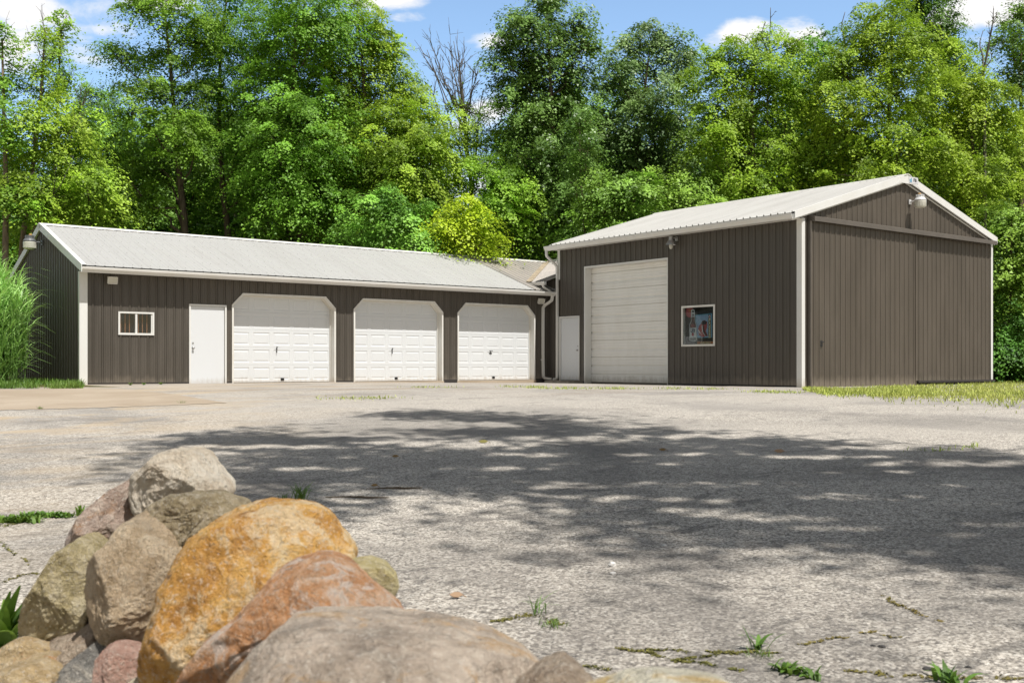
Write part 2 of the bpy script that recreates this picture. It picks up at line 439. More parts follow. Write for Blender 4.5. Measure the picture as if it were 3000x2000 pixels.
# ------------------------------------------------------------------ ribbed steel sheets
RP = 0.2286
def rib_profile(L, start=0.06, h=0.019, minor=0.0045, groove=False):
    h *= 1.3; minor *= 1.4
    pts = [(0.0, 0.0)]
    x = start
    while x < L - .05:
        pts += [(x-.028, 0), (x-.011, h), (x+.011, h), (x+.028, 0)]
        if groove: pts += [(x+.0285, 0), (x+.030, -.014), (x+.0385, -.014), (x+.040, 0)]
        if minor:
            for q in (RP*.36, RP*.64):
                if x + q < L - .03: pts += [(x+q-.010, 0), (x+q-.004, minor), (x+q+.004, minor), (x+q+.010, 0)]
        x += RP
    pts.append((L, 0.0))
    return [p for p in pts if 0 <= p[0] <= L]

def pw(points, x):
    xs = [p[0] for p in points]; zs = [p[1] for p in points]
    return float(np.interp(x, xs, zs))

def ribbed(mb, O, U, N, L, bot, top, openings=(), V=(0, 0, 1), start=.06, h=.019, minor=.0045, groove=None):
    """sheet with trapezoid ribs; bot/top are piecewise-linear (u, v); openings = dicts u0,u1,bot,top(list)"""
    O, U, N, V = (np.asarray(a, float) for a in (O, U, N, V))
    prof = rib_profile(L, start, h, minor, (abs(V[2]) > .99) if groove is None else groove)
    bp = {p[0] for p in prof} | {p[0] for p in bot} | {p[0] for p in top} | {0.0, L}
    for o in openings: bp |= {p[0] for p in o['top']} | {o['u0'], o['u1']}
    bp = sorted(b for b in bp if -1e-9 <= b <= L + 1e-9)
    P = lambda u, v: O + U*u + V*v + N*pw(prof, u)
    for a, b in zip(bp, bp[1:]):
        if b - a < 1e-6: continue
        m = (a + b) / 2; e = 1e-7
        cur = (pw(bot, a+e), pw(bot, b-e))
        for o in sorted((o for o in openings if o['u0'] < m < o['u1']), key=lambda o: o['bot']):
            if o['bot'] > cur[0] + 1e-4: mb.face([P(a, cur[0]), P(b, cur[1]), P(b, o['bot']), P(a, o['bot'])])
            cur = (pw(o['top'], a+e), pw(o['top'], b-e))
        tp = (pw(top, a+e), pw(top, b-e))
        if tp[0] > cur[0] + 1e-5 or tp[1] > cur[1] + 1e-5:
            mb.face([P(a, cur[0]), P(b, cur[1]), P(b, tp[1]), P(a, tp[0])])

# ------------------------------------------------------------------ shared fittings
def barn_light(parent, base, out, side, mats, s=1.0):
    """yard light: wall bracket, arm, finned cap, ribbed bowl, sensor; out = unit vector away from the wall"""
    base, out, side = (np.asarray(a, float) for a in (base, out, side))
    c = base + out * .34 * s
    m = MB(); m.lathe([(.03,.0), (.165,.0), (.17,.02), (.125,.085), (.105,.095), (.10,.17), (.03,.175)], c, 20)
    for q in range(16):
        a = q*2*math.pi/16; d = np.array([math.cos(a), math.sin(a), 0])
        m.obox(c + d*.105 + UP*.13, d*.012, np.cross(d, UP)*.004, UP*.035)
    lamp = m.build('barn_light', mats[0], parent)
    b = MB(); b.lathe([(.16,.0), (.166,-.03), (.150,-.17), (.118,-.205), (.02,-.21)], c, 24)
    for q in range(24):
        a = q*2*math.pi/24; d = np.array([math.cos(a), math.sin(a), 0])
        b.obox(c + d*.158 + UP*-.09, d*.006, np.cross(d, UP)*.006, UP*.075)
    b.build('bowl', mats[1], lamp)
    a = MB(); a.tube([base, c - out*.10], [.022, .022], 8); a.obox(base + out*.015, out*.015, side*.05, UP*.07)
    a.build('arm', mats[2], lamp)
    sn = MB(); sn.lathe([(.03,.175), (.042,.178), (.042,.205), (.03,.215), (.005,.216)], c - out*.02, 12); sn.build('sensor', M['amber'], lamp)
    return lamp

def gutter(name, parent, a, b, out, mat, size=.125):
    """K-style gutter from a to b (top back edge), out = horizontal unit vector"""
    a, b, out = (np.asarray(q, float) for q in (a, b, out))
    s = size
    pr = [(0,0), (0,-s), (.60*s,-s), (.66*s,-.78*s), (.92*s,-.42*s), (.98*s,-.12*s), (.98*s,0), (.90*s,0), (.90*s,-.03*s),
          (.93*s,-.04*s), (.86*s,-.42*s), (.60*s,-.78*s), (.55*s,-.94*s), (.03*s,-.94*s), (.03*s,0)]
    m = MB(); m.sweep(pr, [lambda p: a + out*p[0] + UP*p[1], lambda p: b + out*p[0] + UP*p[1]])
    L = np.linalg.norm(b - a); t = (b - a)/L
    for k in range(1, int(L/3.05) + 1):                                   # joint sleeves
        c = a + t*min(k*3.05, L-.1)
        m.sweep([(p[0]*1.012, p[1]*1.02) for p in pr[2:7]], [lambda p: c - t*.03 + out*(p[0]+.001) + UP*p[1], lambda p: c + t*.03 + out*(p[0]+.001) + UP*p[1]], closed=False)
    for k in range(int(L/.9) + 1):                                        # hanger straps
        c = a + t*min(.25 + k*.9, L-.1)
        m.obox(c + out*.46*s + UP*(-.012), t*.012, out*.44*s, UP*.003)
    return m.build(name, mat, parent)

def downspout(parent, pts, mat, w=.04, face=(0, -1, 0)):
    m = MB(); m.tube(pts, w, 4, 0, (face, 1.25))
    return m.build('downspout', mat, parent)

def smooth_path(pts, it=2):
    pts = [np.asarray(p, float) for p in pts]
    for _ in range(it):
        q = [pts[0]]
        for a, b in zip(pts, pts[1:]): q += [a*.75 + b*.25, a*.25 + b*.75]
        pts = q + [pts[-1]]
    return pts

def knob(parent, c, out, mat, name='knob'):
    m = MB(); c = np.asarray(c, float); out = np.asarray(out, float)
    a = np.cross(out, UP)
    for r0, d0, d1 in ((.032, 0, .008), (.013, .008, .035)):
        m.tube([c + out*d0, c + out*d1], r0, 12)
    m.tube([c+out*.032, c+out*.042, c+out*.062, c+out*.07], [.018, .029, .029, .012], 12)
    k = m.build(name, mat, parent)
    m = MB(); m.tube([c+UP*.13+out*.0, c+UP*.13+out*.012], .022, 12); m.build('deadbolt', mat, parent)
    return k

# ------------------------------------------------------------------ the long garage (front faces -Y)
XA, XB, YL, ZE = 7.886, 22.936, 27.683, 2.90
YR, ZR_, YB = 31.214, 4.322, 34.745
SL = (ZR_ - 2.92) / (YR - 27.333)
garage = empty('garage_building', (15.4, 31.2, 0), 'long low dark brown metal garage with three white overhead doors and a white metal roof', 'garage')

GD = [(11.821, 14.955), (15.537, 18.664), (19.2, 22.30)]
ZC, ZT, CH = 2.104, 2.428, .315
op = [dict(u0=8.804-XA+.01, u1=9.715-XA-.01, bot=1.253, top=[(8.804-XA, 1.82), (9.715-XA, 1.82)]),
      dict(u0=10.637-XA+.02, u1=11.668-XA-.02, bot=-.2, top=[(10.637-XA, 2.06), (11.668-XA, 2.06)])]
for a, b in GD:
    op.append(dict(u0=a-XA+.015, u1=b-XA-.015, bot=-.2, top=[(a-XA+.015, ZC-.015), (a-XA+CH, ZT-.015), (b-XA-CH, ZT-.015), (b-XA-.015, ZC-.015)]))
mb = MB()
ribbed(mb, (XA, YL, 0), (1,0,0), (0,-1,0), XB-XA, [(0, -.06), (XB-XA, -.06)], [(0, 2.86), (XB-XA, 2.86)], op, start=.30, h=.017)
mb.build('front_wall', M['siding'], garage)
mb = MB()
gt = lambda y: (2.92 + SL*(y-27.333) if y < YR else ZR_ - SL*(y-YR)) - .06
ribbed(mb, (XA, YL, 0), (0,1,0), (-1,0,0), YB-YL, [(0, -.06), (YB-YL, -.06)], [(0, gt(YL)), (YR-YL, gt(YR)), (YB-YL, gt(YB))], start=.15, h=.02)
mb.build('gable_wall', M['siding'], garage)
mb = MB(); mb.face([(XA,YB,-.1),(26,YB,-.1),(26,YB,2.86),(XA,YB,2.86)]); mb.face([(26,YB,-.1),(26,27.3,-.1),(26,27.3,4.2),(26,YR,4.2),(26,YB,2.86)])
mb.build('back_wall', M['siding'], garage)
mb = MB()                                                                  # interior floor and dark liner
mb.box(XA+.15, 25.9, YL+.35, YB-.1, -.2, -.012); mb.build('floor_slab', M['wood'], garage)
# base trim
mb = MB()
xs = [XA+.05, 10.637, 11.668, 11.821, 14.955, 15.537, 18.664, 19.2, 22.30, XB]
for a, b in ((xs[0], xs[1]), (xs[2], xs[3]), (xs[4], xs[5]), (xs[6], xs[7]), (xs[8], xs[9])):
    mb.box(a+.004, b-.004, YL-.024, YL+.03, -.25, .035)
mb.box(XA-.024, XA+.03, YL+.04, YB, -.25, .035)
build_pieces(mb, 'base_trim', M['dark'], garage)
# corner trim
mb = MB(); mb.box(XA-.03, XA+.165, YL-.032, YL-.021, -.03, 2.80); mb.box(XA-.03, XA-.021, YL-.0205, YL+.075, -.03, 2.80)
build_pieces(mb, 'corner_trim', M['white'], garage)

# roof: front slope with a clean old part and a grimy newer part running to the valley
EY, EZ = 27.333, 2.92
S = math.hypot(YR-EY, ZR_-EZ); Vv = np.array([0, YR-EY, ZR_-EZ])/S; Nn = np.array([0, -(ZR_-EZ), YR-EY])/S
def yval(x):                                                              # valley line in plan
    return EY + (.30 + .332*(x-22.45))/SL
XL0 = XA - .07
L = 22.92 - XL0
cy, sy = math.cos(math.atan2(ZR_-EZ, YR-EY)), 1
vof = lambda y: (y-EY)/(YR-EY)*S
mb = MB()
ribbed(mb, (XL0, EY, EZ), (1,0,0), Nn, 22.02-XL0, [(0, 0), (22.02-XL0, 0)], [(0, S-.02), (22.02-XL0, S-.02)], V=Vv, start=.10, h=.008, minor=.001)
for k in range(int((22.0-XL0)/RP)):                                        # roofing screws
    u = .10 + k*RP + .075
    for v in np.arange(.25, S-.1, .61):
        p = np.array([XL0, EY, EZ]) + np.array([1,0,0])*u + Vv*v + Nn*.004
        mb.obox(p, (.006,0,0), Vv*.006, Nn*.004, 1)
roof = mb.build('roof', [M['roof_l'], M['screw']], garage)
x0 = 22.024; L2 = 25.72 - x0
mb = MB()
botv = [(0, 0), (22.91-x0, 0), (22.915-x0, vof(yval(22.45))-.02), (25.72-x0, vof(yval(25.72)))]
ribbed(mb, (x0, EY, EZ), (1,0,0), Nn, 25.72-x0, botv, [(0, S-.02), (25.72-x0, S-.02)], V=Vv, start=.02, h=.024, minor=.004)
mb.build('roof_extension', M['roof_dirty'], garage)
mb = MB()                                                                 # back slope
Nb = np.array([0, (ZR_-EZ), YR-EY])/S; Vb = np.array([0, -(YR-EY), ZR_-EZ])/S
ribbed(mb, (XL0, 2*YR-EY, EZ), (1,0,0), Nb, 26-XL0, [(0,0),(26-XL0,0)], [(0,S-.02),(26-XL0,S-.02)], V=Vb, start=.1)
mb.build('back_roof', M['roof_l'], garage)
mb = MB()                                                                 # roof deck and fascia behind the gutter
mb.face([(XL0+.03, EY+.01, EZ-.035), (22.9, EY+.01, EZ-.035), (22.9, YR, ZR_-.035), (XL0+.03, YR, ZR_-.035)])
mb.face([(XL0+.03, 2*YR-EY-.01, EZ-.035), (25.9, 2*YR-EY-.01, EZ-.035), (25.9, YR, ZR_-.036), (XL0+.03, YR, ZR_-.036)])
mb.face([(XL0+.03, EY+.04, EZ-.14), (22.9, EY+.04, EZ-.14), (22.9, YL, EZ-.14), (XL0+.03, YL, EZ-.14)])
mb.box(XL0+.03, 22.9, EY+.012, EY+.035, EZ-.15, EZ-.028)
mb.build('soffit', M['white'], garage)
# ridge cap
mb = MB()
for s_ in (-1, 1):
    d = np.array([0, s_*(YR-EY), -(ZR_-EZ)])/S; nrm = np.array([0, s_*(ZR_-EZ), YR-EY])/S
    for (x0c, x1c) in ((XL0-.02, 25.78),):
        a = np.array([0, YR, ZR_]) + nrm*.034
        pr = [a, a + d*.05 + nrm*.006, a + d*.14, a + d*.165 - nrm*.012, a + d*.165 - nrm*.016, a - nrm*.02]
        mb.sweep(pr, [lambda p: np.array([x0c, p[1], p[2]]), lambda p: np.array([x1c, p[1], p[2]])])
mb.build('ridge_cap', M['gutter'], garage)
# rake trim on the left gable, and at the right end
mb = MB()
for s_ in (-1, 1):
    e = np.array([XL0-.012, YR + s_*(YR-EY+.02), EZ-.005]); r = np.array([XL0-.012, YR, ZR_+.005])
    q = [e + UP*.028, r + UP*.028, r - UP*.17, e - UP*.165]
    mb.prism(q, (.02, 0, 0)); mb.prism([p + np.array([.021,0,0]) - UP*(0.0) for p in [e+UP*.024, r+UP*.024, r+UP*.018, e+UP*.018]], (.10, 0, 0))
    mb.prism([p + np.array([.021,0,0]) for p in [e-UP*.13, r-UP*.13, r-UP*.145, e-UP*.145]], (.045, 0, 0))
mb.build('rake_trim', M['white'], garage)
mb = MB()
a = np.array([22.895, EY, EZ]); b_ = np.array([22.895, yval(22.45)+.05, EZ + SL*(yval(22.45)+.05-EY)])
mb.prism([a+Nn*.036, b_+Nn*.036, b_-Nn*.05, a-Nn*.05], (.035, 0, 0)); mb.prism([a+Nn*.030-np.array([.07,0,0]), b_+Nn*.030-np.array([.07,0,0]), b_+Nn*.024-np.array([.07,0,0]), a+Nn*.024-np.array([.07,0,0])], (.07, 0, 0))
mb.build('end_flashing', M['jamb'], garage)
gutter('gutter', garage, (XL0-.01, EY+.008, EZ-.045), (22.83, EY+.008, EZ-.045), (0,-1,0), M['gutter'], .13)

# slider window
win = MB(); wx0, wx1, wz0, wz1 = 8.804, 9.715, 1.243, 1.83
yo, yi = YL-.034, YL+.05
for q in ((wx0, wx1, wz0, wz0+.05), (wx0, wx1, wz1-.042, wz1), (wx0, wx0+.045, wz0+.0505, wz1-.0425), (wx1-.045, wx1, wz0+.0505, wz1-.0425)):
    win.box(q[0], q[1], yo, yi, q[2], q[3])
win.box(wx0+.43, wx0+.48, yo+.012, yi-.004, wz0+.051, wz1-.043)
win.box(wx1-.075, wx1-.0455, yo+.02, yi-.01, wz0+.051, wz1-.043)
window = win.build('window', M['white'], garage)
mb = MB(); mb.box(wx0+.046, wx0+.429, YL-.006, YL-.001, wz0+.051, wz1-.043); mb.box(wx0+.481, wx1-.076, YL+.01, YL+.015, wz0+.051, wz1-.043)
mb.build('pane', M['glass'], window)
mb = MB()
for u in (.09, .20, .31, .535, .64, .755): mb.box(wx0+u, wx0+u+.022, YL+.10, YL+.115, wz0+.03, wz1-.03)
build_pieces(mb, 'inner_slat', M['slat'], window)
mb = MB(); mb.box(wx0-.1, wx1+.1, YL+.45, YL+.46, wz0-.1, wz1+.1); mb.build('dark_room_sheet', M['p_black'], window)  # black sheet behind the slats, its colour stands for the unlit room

# entry door
dx0, dx1, dz = 10.637, 11.668, 2.083
mb = MB(); mb.box(dx0+.055, dx1-.055, YL+.006, YL+.05, -.005, dz-.052)
door = mb.build('entry_door', M['door_white'], garage)
mb = MB()
mb.box(dx0, dx0+.045, YL-.036, YL+.07, -.08, dz-.0455); mb.box(dx1-.045, dx1, YL-.036, YL+.07, -.08, dz-.0455); mb.box(dx0, dx1, YL-.036, YL+.07, dz-.045, dz)
mb.box(dx0+.0455, dx1-.0455, YL-.02, YL+.07, -.08, -.008)
mb.build('door_frame', M['white'], door)
knob(door, (dx0+.115, YL+.006, .93), (0,-1,0), M['steel'])

# overhead sectional doors
def sectional(a, b, name):
    m = MB(); y = YL + .215
    x0, x1 = a+.05, b-.05
    nz, nx = 5, 5; H = 2.40/nz
    for i in range(nz):
        z0, z1 = .01 + i*H, .01 + (i+1)*H - .006
        cw = (x1-x0)/nx
        for j in range(nx):
            xa, xb = x0+j*cw, x0+(j+1)*cw
            def rect(ins, dy): return [(xa+ins[0], y+dy, z0+ins[1]), (xb-ins[0], y+dy, z0+ins[1]), (xb-ins[0], y+dy, z1-ins[1]), (xa+ins[0], y+dy, z1-ins[1])]
            loops = [rect((0, 0), 0), rect((.055, .065), 0), rect((.072, .085), .010), rect((.082, .095), .010), rect((.115, .128), .002)]
            for p, q in zip(loops, loops[1:]):
                for k in range(4): m.face([p[k], p[(k+1)%4], q[(k+1)%4], q[k]])
            m.face(loops[-1])
        m.face([(x0, y, z1), (x1, y, z1), (x1, y+.008, z1+.003), (x0, y+.008, z1+.003)])
        m.face([(x0, y+.008, z1+.003), (x1, y+.008, z1+.003), (x1, y, z1+.006), (x0, y, z1+.006)])
    m.box(x0, x1, y+.02, y+.04, 0, 2.42)
    return m.build(name, M['gdoor'], garage), y
for gi, (a, b) in enumerate(GD):
    gd, y = sectional(a, b, 'garage_door')
    P_ = [(a, -.06), (a, ZC), (a+CH, ZT), (b-CH, ZT), (b, ZC), (b, -.06)]
    w = .05
    Q_ = [(a+w, -.06), (a+w, ZC-.02), (a+CH+.02, ZT-w), (b-CH-.02, ZT-w), (b-w, ZC-.02), (b-w, -.06)]
    m = MB(); yf = YL-.036
    for k in range(5):
        p0, p1, q0, q1 = P_[k], P_[k+1], Q_[k], Q_[k+1]
        V3 = lambda p, yy: (p[0], yy, p[1])
        m.face([V3(p0, yf), V3(p1, yf), V3(q1, yf), V3(q0, yf)])
        m.face([V3(p0, yf), V3(p0, YL+.01), V3(p1, YL+.01), V3(p1, yf)])
        m.face([V3(q0, yf), V3(q1, yf), V3(q1, YL+.21), V3(q0, YL+.21)])
    # stop moulding against the door leaf
    R_ = [(a+w+.03, -.06), (a+w+.03, ZC-.035), (a+CH+.035, ZT-w-.03), (b-CH-.035, ZT-w-.03), (b-w-.03, ZC-.035), (b-w-.03, -.06)]
    for k in range(5):
        V3 = lambda p, yy: (p[0], yy, p[1])
        q0, q1, r0, r1 = Q_[k], Q_[k+1], R_[k], R_[k+1]
        m.face([V3(q0, YL+.175), V3(q1, YL+.175), V3(r1, YL+.175), V3(r0, YL+.175)]); m.face([V3(r0, YL+.175), V3(r1, YL+.175), V3(r1, YL+.213), V3(r0, YL+.213)])
    m.build('door_frame', M['jamb'], gd)
    cx = (a+b)/2 - .16 + .03*gi
    m = MB()
    if gi < 2:
        m.tube([(cx, y, .93), (cx, y-.03, .93)], .012, 8); m.tube([(cx, y-.03, .99), (cx, y-.034, .82)], [.013, .010], 8); m.tube([(cx, y-.03, .975), (cx+.035, y-.03, .975)], .010, 8)
    else:
        m.tube([(cx, y, .93), (cx, y-.03, .93)], .012, 8); m.tube([(cx-.06, y-.03, .93), (cx+.07, y-.03, .93)], .011, 8); m.tube([(cx, y-.015, .93), (cx, y-.015, .83)], .010, 8); m.box(cx-.05, cx+.05, y-.01, y, .84, .86)
    m.build('handle', M['black'], gd)
    m = MB(); cx = (a+b)/2 + .02; m.box(cx-.05, cx+.05, y-.014, y-.001, .05, .115); m.box(cx-.045, cx+.045, y-.03, y-.0145, .10, .112); m.build('lift_handle', M['black'], gd)
m = MB()
for a, b in GD: m.box(a-.02, b+.02, YL-.05, YL+.3, -.3, -.006)
m.build('door_apron', M['pad'], garage)

# connecting roof and short wall at the inner corner
Nc = np.array([-.332, 0, 1])/math.hypot(1, .332); Vc = np.array([1, 0, .332])/math.hypot(1, .332); kc = math.hypot(1, .332)
m = MB()
Lc = 31.45 - 27.24
topv = [(0, 3.55*kc), (Lc, 3.55*kc)]
bt = [(0, 0), (yval(22.45)-27.24, 0), (yval(25.99)-27.24, 3.54*kc), (Lc, 3.55*kc)]
ribbed(m, (22.45, 27.24, 3.22), (0,1,0), Nc, Lc, bt, topv, V=Vc, start=.1, h=.022, minor=.004)
m.build('wing_roof', M['roof_dirty'], garage)
m = MB()
a = np.array([22.40, yval(22.40), EZ + SL*(yval(22.40)-EY)]); b_ = np.array([25.75, yval(25.75), EZ + SL*(yval(25.75)-EY)])
t_ = (b_-a)/np.linalg.norm(b_-a); sd = np.cross(t_, UP); sd /= np.linalg.norm(sd)
m.sweep([(-.10, .055), (-.012, .03), (.012, .03), (.10, .055), (.10, .045), (-.10, .045)], [lambda p: a + sd*p[0] + UP*p[1], lambda p: b_ + sd*p[0] + UP*p[1]])
m.build('valley_flashing', M['valley'], garage)
m = MB()
ribbed(m, (XB, 27.22, 0), (0,1,0), (-1,0,0), 1.15, [(0, -.06), (1.15, -.06)], [(0, 3.3), (1.15, 3.3)], start=.06)
m.build('wing_wall', M['siding'], garage)
m = MB()
for x0c, s_ in ((26.0, -1), (26.0, 1)):
    d = np.array([s_, 0, -.332])/kc
    a = np.array([26.0, 0, 4.435])
    pr = [a, a + d*.15, a + d*.17 - UP*.02, a - UP*.02]
    m.sweep(pr, [lambda p: np.array([p[0], 27.24, p[2]]), lambda p: np.array([p[0], 31.4, p[2]])])
m.build('wing_ridge_cap', M['gutter'], garage)
gutter('wing_gutter', garage, (22.455, 27.27, 3.205), (22.455, 28.08, 3.205), (-1,0,0), M['gutter'], .11)
# downspouts
downspout(garage, smooth_path([(22.72, 27.27, 2.78), (22.72, 27.30, 2.62), (22.70, 27.36, 2.56), (22.60, 27.60, 2.42), (22.60, 27.62, 2.30), (22.60, 27.62, .14), (22.62, 27.58, .05), (22.80, 27.42, .03)], 2), M['gutter'], .045, (1,0,0))
downspout(garage, [(22.36, 27.36, 3.12), (22.40, 27.34, 3.02), (22.72, 27.30, 2.84)], M['gutter'], .035, (0,1,0))
m = MB(); m.tube([(22.50, 27.60, .66), (22.56, 27.60, .66)], .018, 8); m.build('wall_tap', M['white'], garage)
# flood lights under the eave
def flood(c, tilt):
    m = MB(); c = np.asarray(c, float)
    f = np.array([0, -math.cos(tilt), -math.sin(tilt)]); u = np.array([0, -math.sin(tilt), math.cos(tilt)]); x = np.array([1., 0, 0])
    m.obox(c, x*.115, u*.085, f*.035); m.obox(c - f*.05, x*.08, u*.055, f*.02)
    for k in (-1, 1): m.obox(c + f*.04 + u*.083*k, x*.118, u*.008, f*.01); m.obox(c + f*.04 + x*.113*k, x*.008, u*.074, f*.01)
    m.tube([c - f*.06, np.array([c[0], YL, c[2]-.03])], .016, 8)
    lm = m.build('flood_light', M['jamb'], garage)
    g = MB(); g.obox(c + f*.038, x*.103, u*.073, f*.002); g.build('lens', M['lens'], lm)
flood((8.62, YL-.14, 2.60), .25)
flood((22.44, YL-.16, 2.58), .35)
barn_light(garage, (XA-.02, 31.05, 3.80), (-1,0,0), (0,1,0), (M['lampgrey'], M['lens'], M['lampgrey']))
m = MB(); m.obox((XL0-.034, YR, ZR_-.07), (.002,0,0), (0,.09,0), (0,0,.05)); m.build('nameplate', M['p_white'], garage)

# ------------------------------------------------------------------ the tall barn (gable faces -Y, long side faces -X)
XD, XE, YG, YF, ZF = 22.936, 32.33, 17.516, 27.213, -.10
XR, ZRG, EX, EZB = 27.55, 5.85, 22.54, 4.375
SB = (ZRG-EZB)/(XR-EX)
barn = empty('barn_building', (27.6, 22.4, -.1), 'tall dark brown metal barn with a sliding gable door and white overhead door', 'barn')
OY0, OY1, OZT = 22.24, 25.927, 3.618
MY0, MY1, MZ0, MZ1 = 26.15, 27.152, -.015, 2.065
PY0, PY1, PZ0, PZ1 = 20.423, 21.694, 1.013, 2.174
Lw = YF-YG
op = [dict(u0=YF-OY1+.02, u1=YF-OY0-.02, bot=-.5, top=[(YF-OY1, OZT-.02), (YF-OY0, OZT-.02)]),
      dict(u0=YF-MY1+.02, u1=YF-MY0-.02, bot=-.5, top=[(YF-MY1, MZ1-.02), (YF-MY0, MZ1-.02)]),
      dict(u0=YF-PY1+.02, u1=YF-PY0-.02, bot=PZ0+.02, top=[(YF-PY1, PZ1-.02), (YF-PY0, PZ1-.02)])]
mb = MB(); ribbed(mb, (XD, YF, 0), (0,-1,0), (-1,0,0), Lw, [(0, ZF-.02), (Lw, ZF-.02)], [(0, 4.30), (Lw, 4.30)], op, start=.16, h=.02, minor=.006)
mb.build('side_wall', M['siding'], barn)
mb = MB()
tz = lambda x: (EZB + SB*(x-EX) if x < XR else ZRG - SB*(x-XR)) - .07
ribbed(mb, (XD, YG, 0), (1,0,0), (0,-1,0), XE-XD, [(0, ZF-.02), (XE-XD, ZF-.02)], [(0, tz(XD)), (XR-XD, tz(XR)), (XE-XD, tz(XE))], start=.12, h=.02, minor=.005)
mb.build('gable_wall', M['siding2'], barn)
mb = MB()
mb.face([(XE,YG,ZF),(XE,YF,ZF),(XE,YF,tz(XE)),(XE,YG,tz(XE))]); mb.face([(XD,YF,ZF),(XE,YF,ZF),(XE,YF,tz(XE)),(XR,YF,tz(XR)),(XD,YF,tz(XD))])
mb.build('back_wall', M['siding'], barn)
mb = MB(); mb.box(XD+.3, XE-.1, YG+.15, YF-.1, ZF-.2, ZF+.01); mb.build('floor_slab', M['wood'], barn)
mb = MB()
for a, b in ((YG+.04, OY0), (OY1, MY0), (MY1, YF)): mb.box(XD-.026, XD+.03, a+.004, b-.004, -.35, -.055)
mb.box(28.05, XE-.07, YG-.16, YG-.0, -.02, .035); mb.box(XD+.12, 28.0, YG-.02, YG+.03, -.4, -.09); mb.box(28.0, XE-.08, YG-.03, YG+.03, -.4, -.03)
build_pieces(mb, 'base_trim', M['dark'], barn)
mb = MB()
mb.box(XD-.034, XD+.10, YG-.034, YG-.0225, ZF-.03, 4.27); mb.box(XD-.034, XD-.0225, YG-.022, YG+.13, ZF-.03, 4.27)
mb.box(XE-.09, XE+.02, YG-.034, YG-.0225, -.01, 4.27)
mb.box(XD-.034, XD-.0225, YF-.10, YF+.02, 3.28, 4.27); mb.box(XD-.022, XD+.05, YF+.021, YF+.03, 3.28, 4.27)
build_pieces(mb, 'corner_trim', M['white'], barn)
# roof
SBl = math.hypot(XR-EX, ZRG-EZB); Vr = np.array([XR-EX, 0, ZRG-EZB])/SBl; Nr = np.array([-(ZRG-EZB), 0, XR-EX])/SBl
RY0, RY1 = 17.40, 27.30
mb = MB(); ribbed(mb, (EX, RY0, EZB), (0,1,0), Nr, RY1-RY0, [(0,0),(RY1-RY0,0)], [(0,SBl-.02),(RY1-RY0,SBl-.02)], V=Vr, start=.1, h=.030, minor=.006)
mb.build('roof', M['roof_r'], barn)
mb = MB(); Vq = np.array([-(XR-EX), 0, ZRG-EZB])/SBl; Nq = np.array([(ZRG-EZB), 0, XR-EX])/SBl
EXR = 2*XR-EX - .13; Sq = (EXR-XR)/(XR-EX)*SBl
ribbed(mb, (EXR, RY0, ZRG - SB*(EXR-XR)), (0,1,0), Nq, RY1-RY0, [(0,0),(RY1-RY0,0)], [(0,Sq-.02),(RY1-RY0,Sq-.02)], V=Vq, start=.1, h=.022)
mb.build('back_roof', M['roof_r'], barn)
mb = MB()
for x0c, z0c in ((EX+.01, EZB), (EXR-.01, ZRG-SB*(EXR-XR))):
    mb.face([(x0c, RY0+.03, z0c-.04), (x0c, RY1-.03, z0c-.04), (XR, RY1-.03, ZRG-.04), (XR, RY0+.03, ZRG-.04)])
mb.box(EX+.014, EX+.035, RY0+.03, RY1-.03, EZB-.15, EZB-.03)
mb.face([(EX+.036, RY0+.03, EZB-.14), (XD, RY0+.03, EZB-.14), (XD, RY1-.03, EZB-.14), (EX+.036, RY1-.03, EZB-.14)])
mb.build('soffit', M['jamb'], barn)
mb = MB()
for s_ in (-1, 1):
    d = np.array([s_*(XR-EX), 0, -(ZRG-EZB)])/SBl; nr = np.array([s_*(ZRG-EZB), 0, XR-EX])/SBl
    a = np.array([XR, 0, ZRG]) + nr*.036
    pr = [a, a+d*.05+nr*.006, a+d*.15, a+d*.17-nr*.012, a+d*.17-nr*.016, a-nr*.02]
    mb.sweep(pr, [lambda p: np.array([p[0], RY0-.03, p[2]]), lambda p: np.array([p[0], RY1+.03, p[2]])])
mb.build('ridge_cap', M['gutter'], barn)
mb = MB()
yk = RY0 - .012
eL = np.array([EX-.03, yk, EZB-.01]); rg = np.array([XR, yk, ZRG+.005]); eR = np.array([EXR+.03, yk, ZRG - SB*(EXR+.03-XR)])
for e in (eL, eR):
    q = [e+UP*.03, rg+UP*.03, rg-UP*.18, e-UP*.15]
    mb.prism(q, (0, .02, 0)); 
    mb.prism([p + np.array([0, .021, 0]) for p in (e+UP*.025, rg+UP*.025, rg+UP*.019, e+UP*.019)], (0, .09, 0))
    mb.prism([p + np.array([0, .021, 0]) for p in (e-UP*.125, rg-UP*.145, rg-UP*.16, e-UP*.14)], (0, .05, 0))
    mb.prism([(e[0], yk+.088, e[2]-.15), (rg[0], yk+.088, rg[2]-.18), (rg[0], yk+.088, rg[2]-.225), (e[0], yk+.088, e[2]-.195)], (0, .02, 0))
mb.prism([(XR-.36, yk-.004, ZRG-.155), (XR+.36, yk-.004, ZRG-.155), (XR+.62, yk-.004, ZRG-.33), (XR+.36, yk-.004, ZRG-.245), (XR-.36, yk-.004, ZRG-.245), (XR-.62, yk-.004, ZRG-.33)], (0, .003, 0))
mb.build('rake_trim', M['white'], barn)
gutter('gutter', barn, (EX-.002, RY0+.03, EZB-.03), (EX-.002, RY1+.05, EZB-.03), (-1,0,0), M['gutter'], .14)
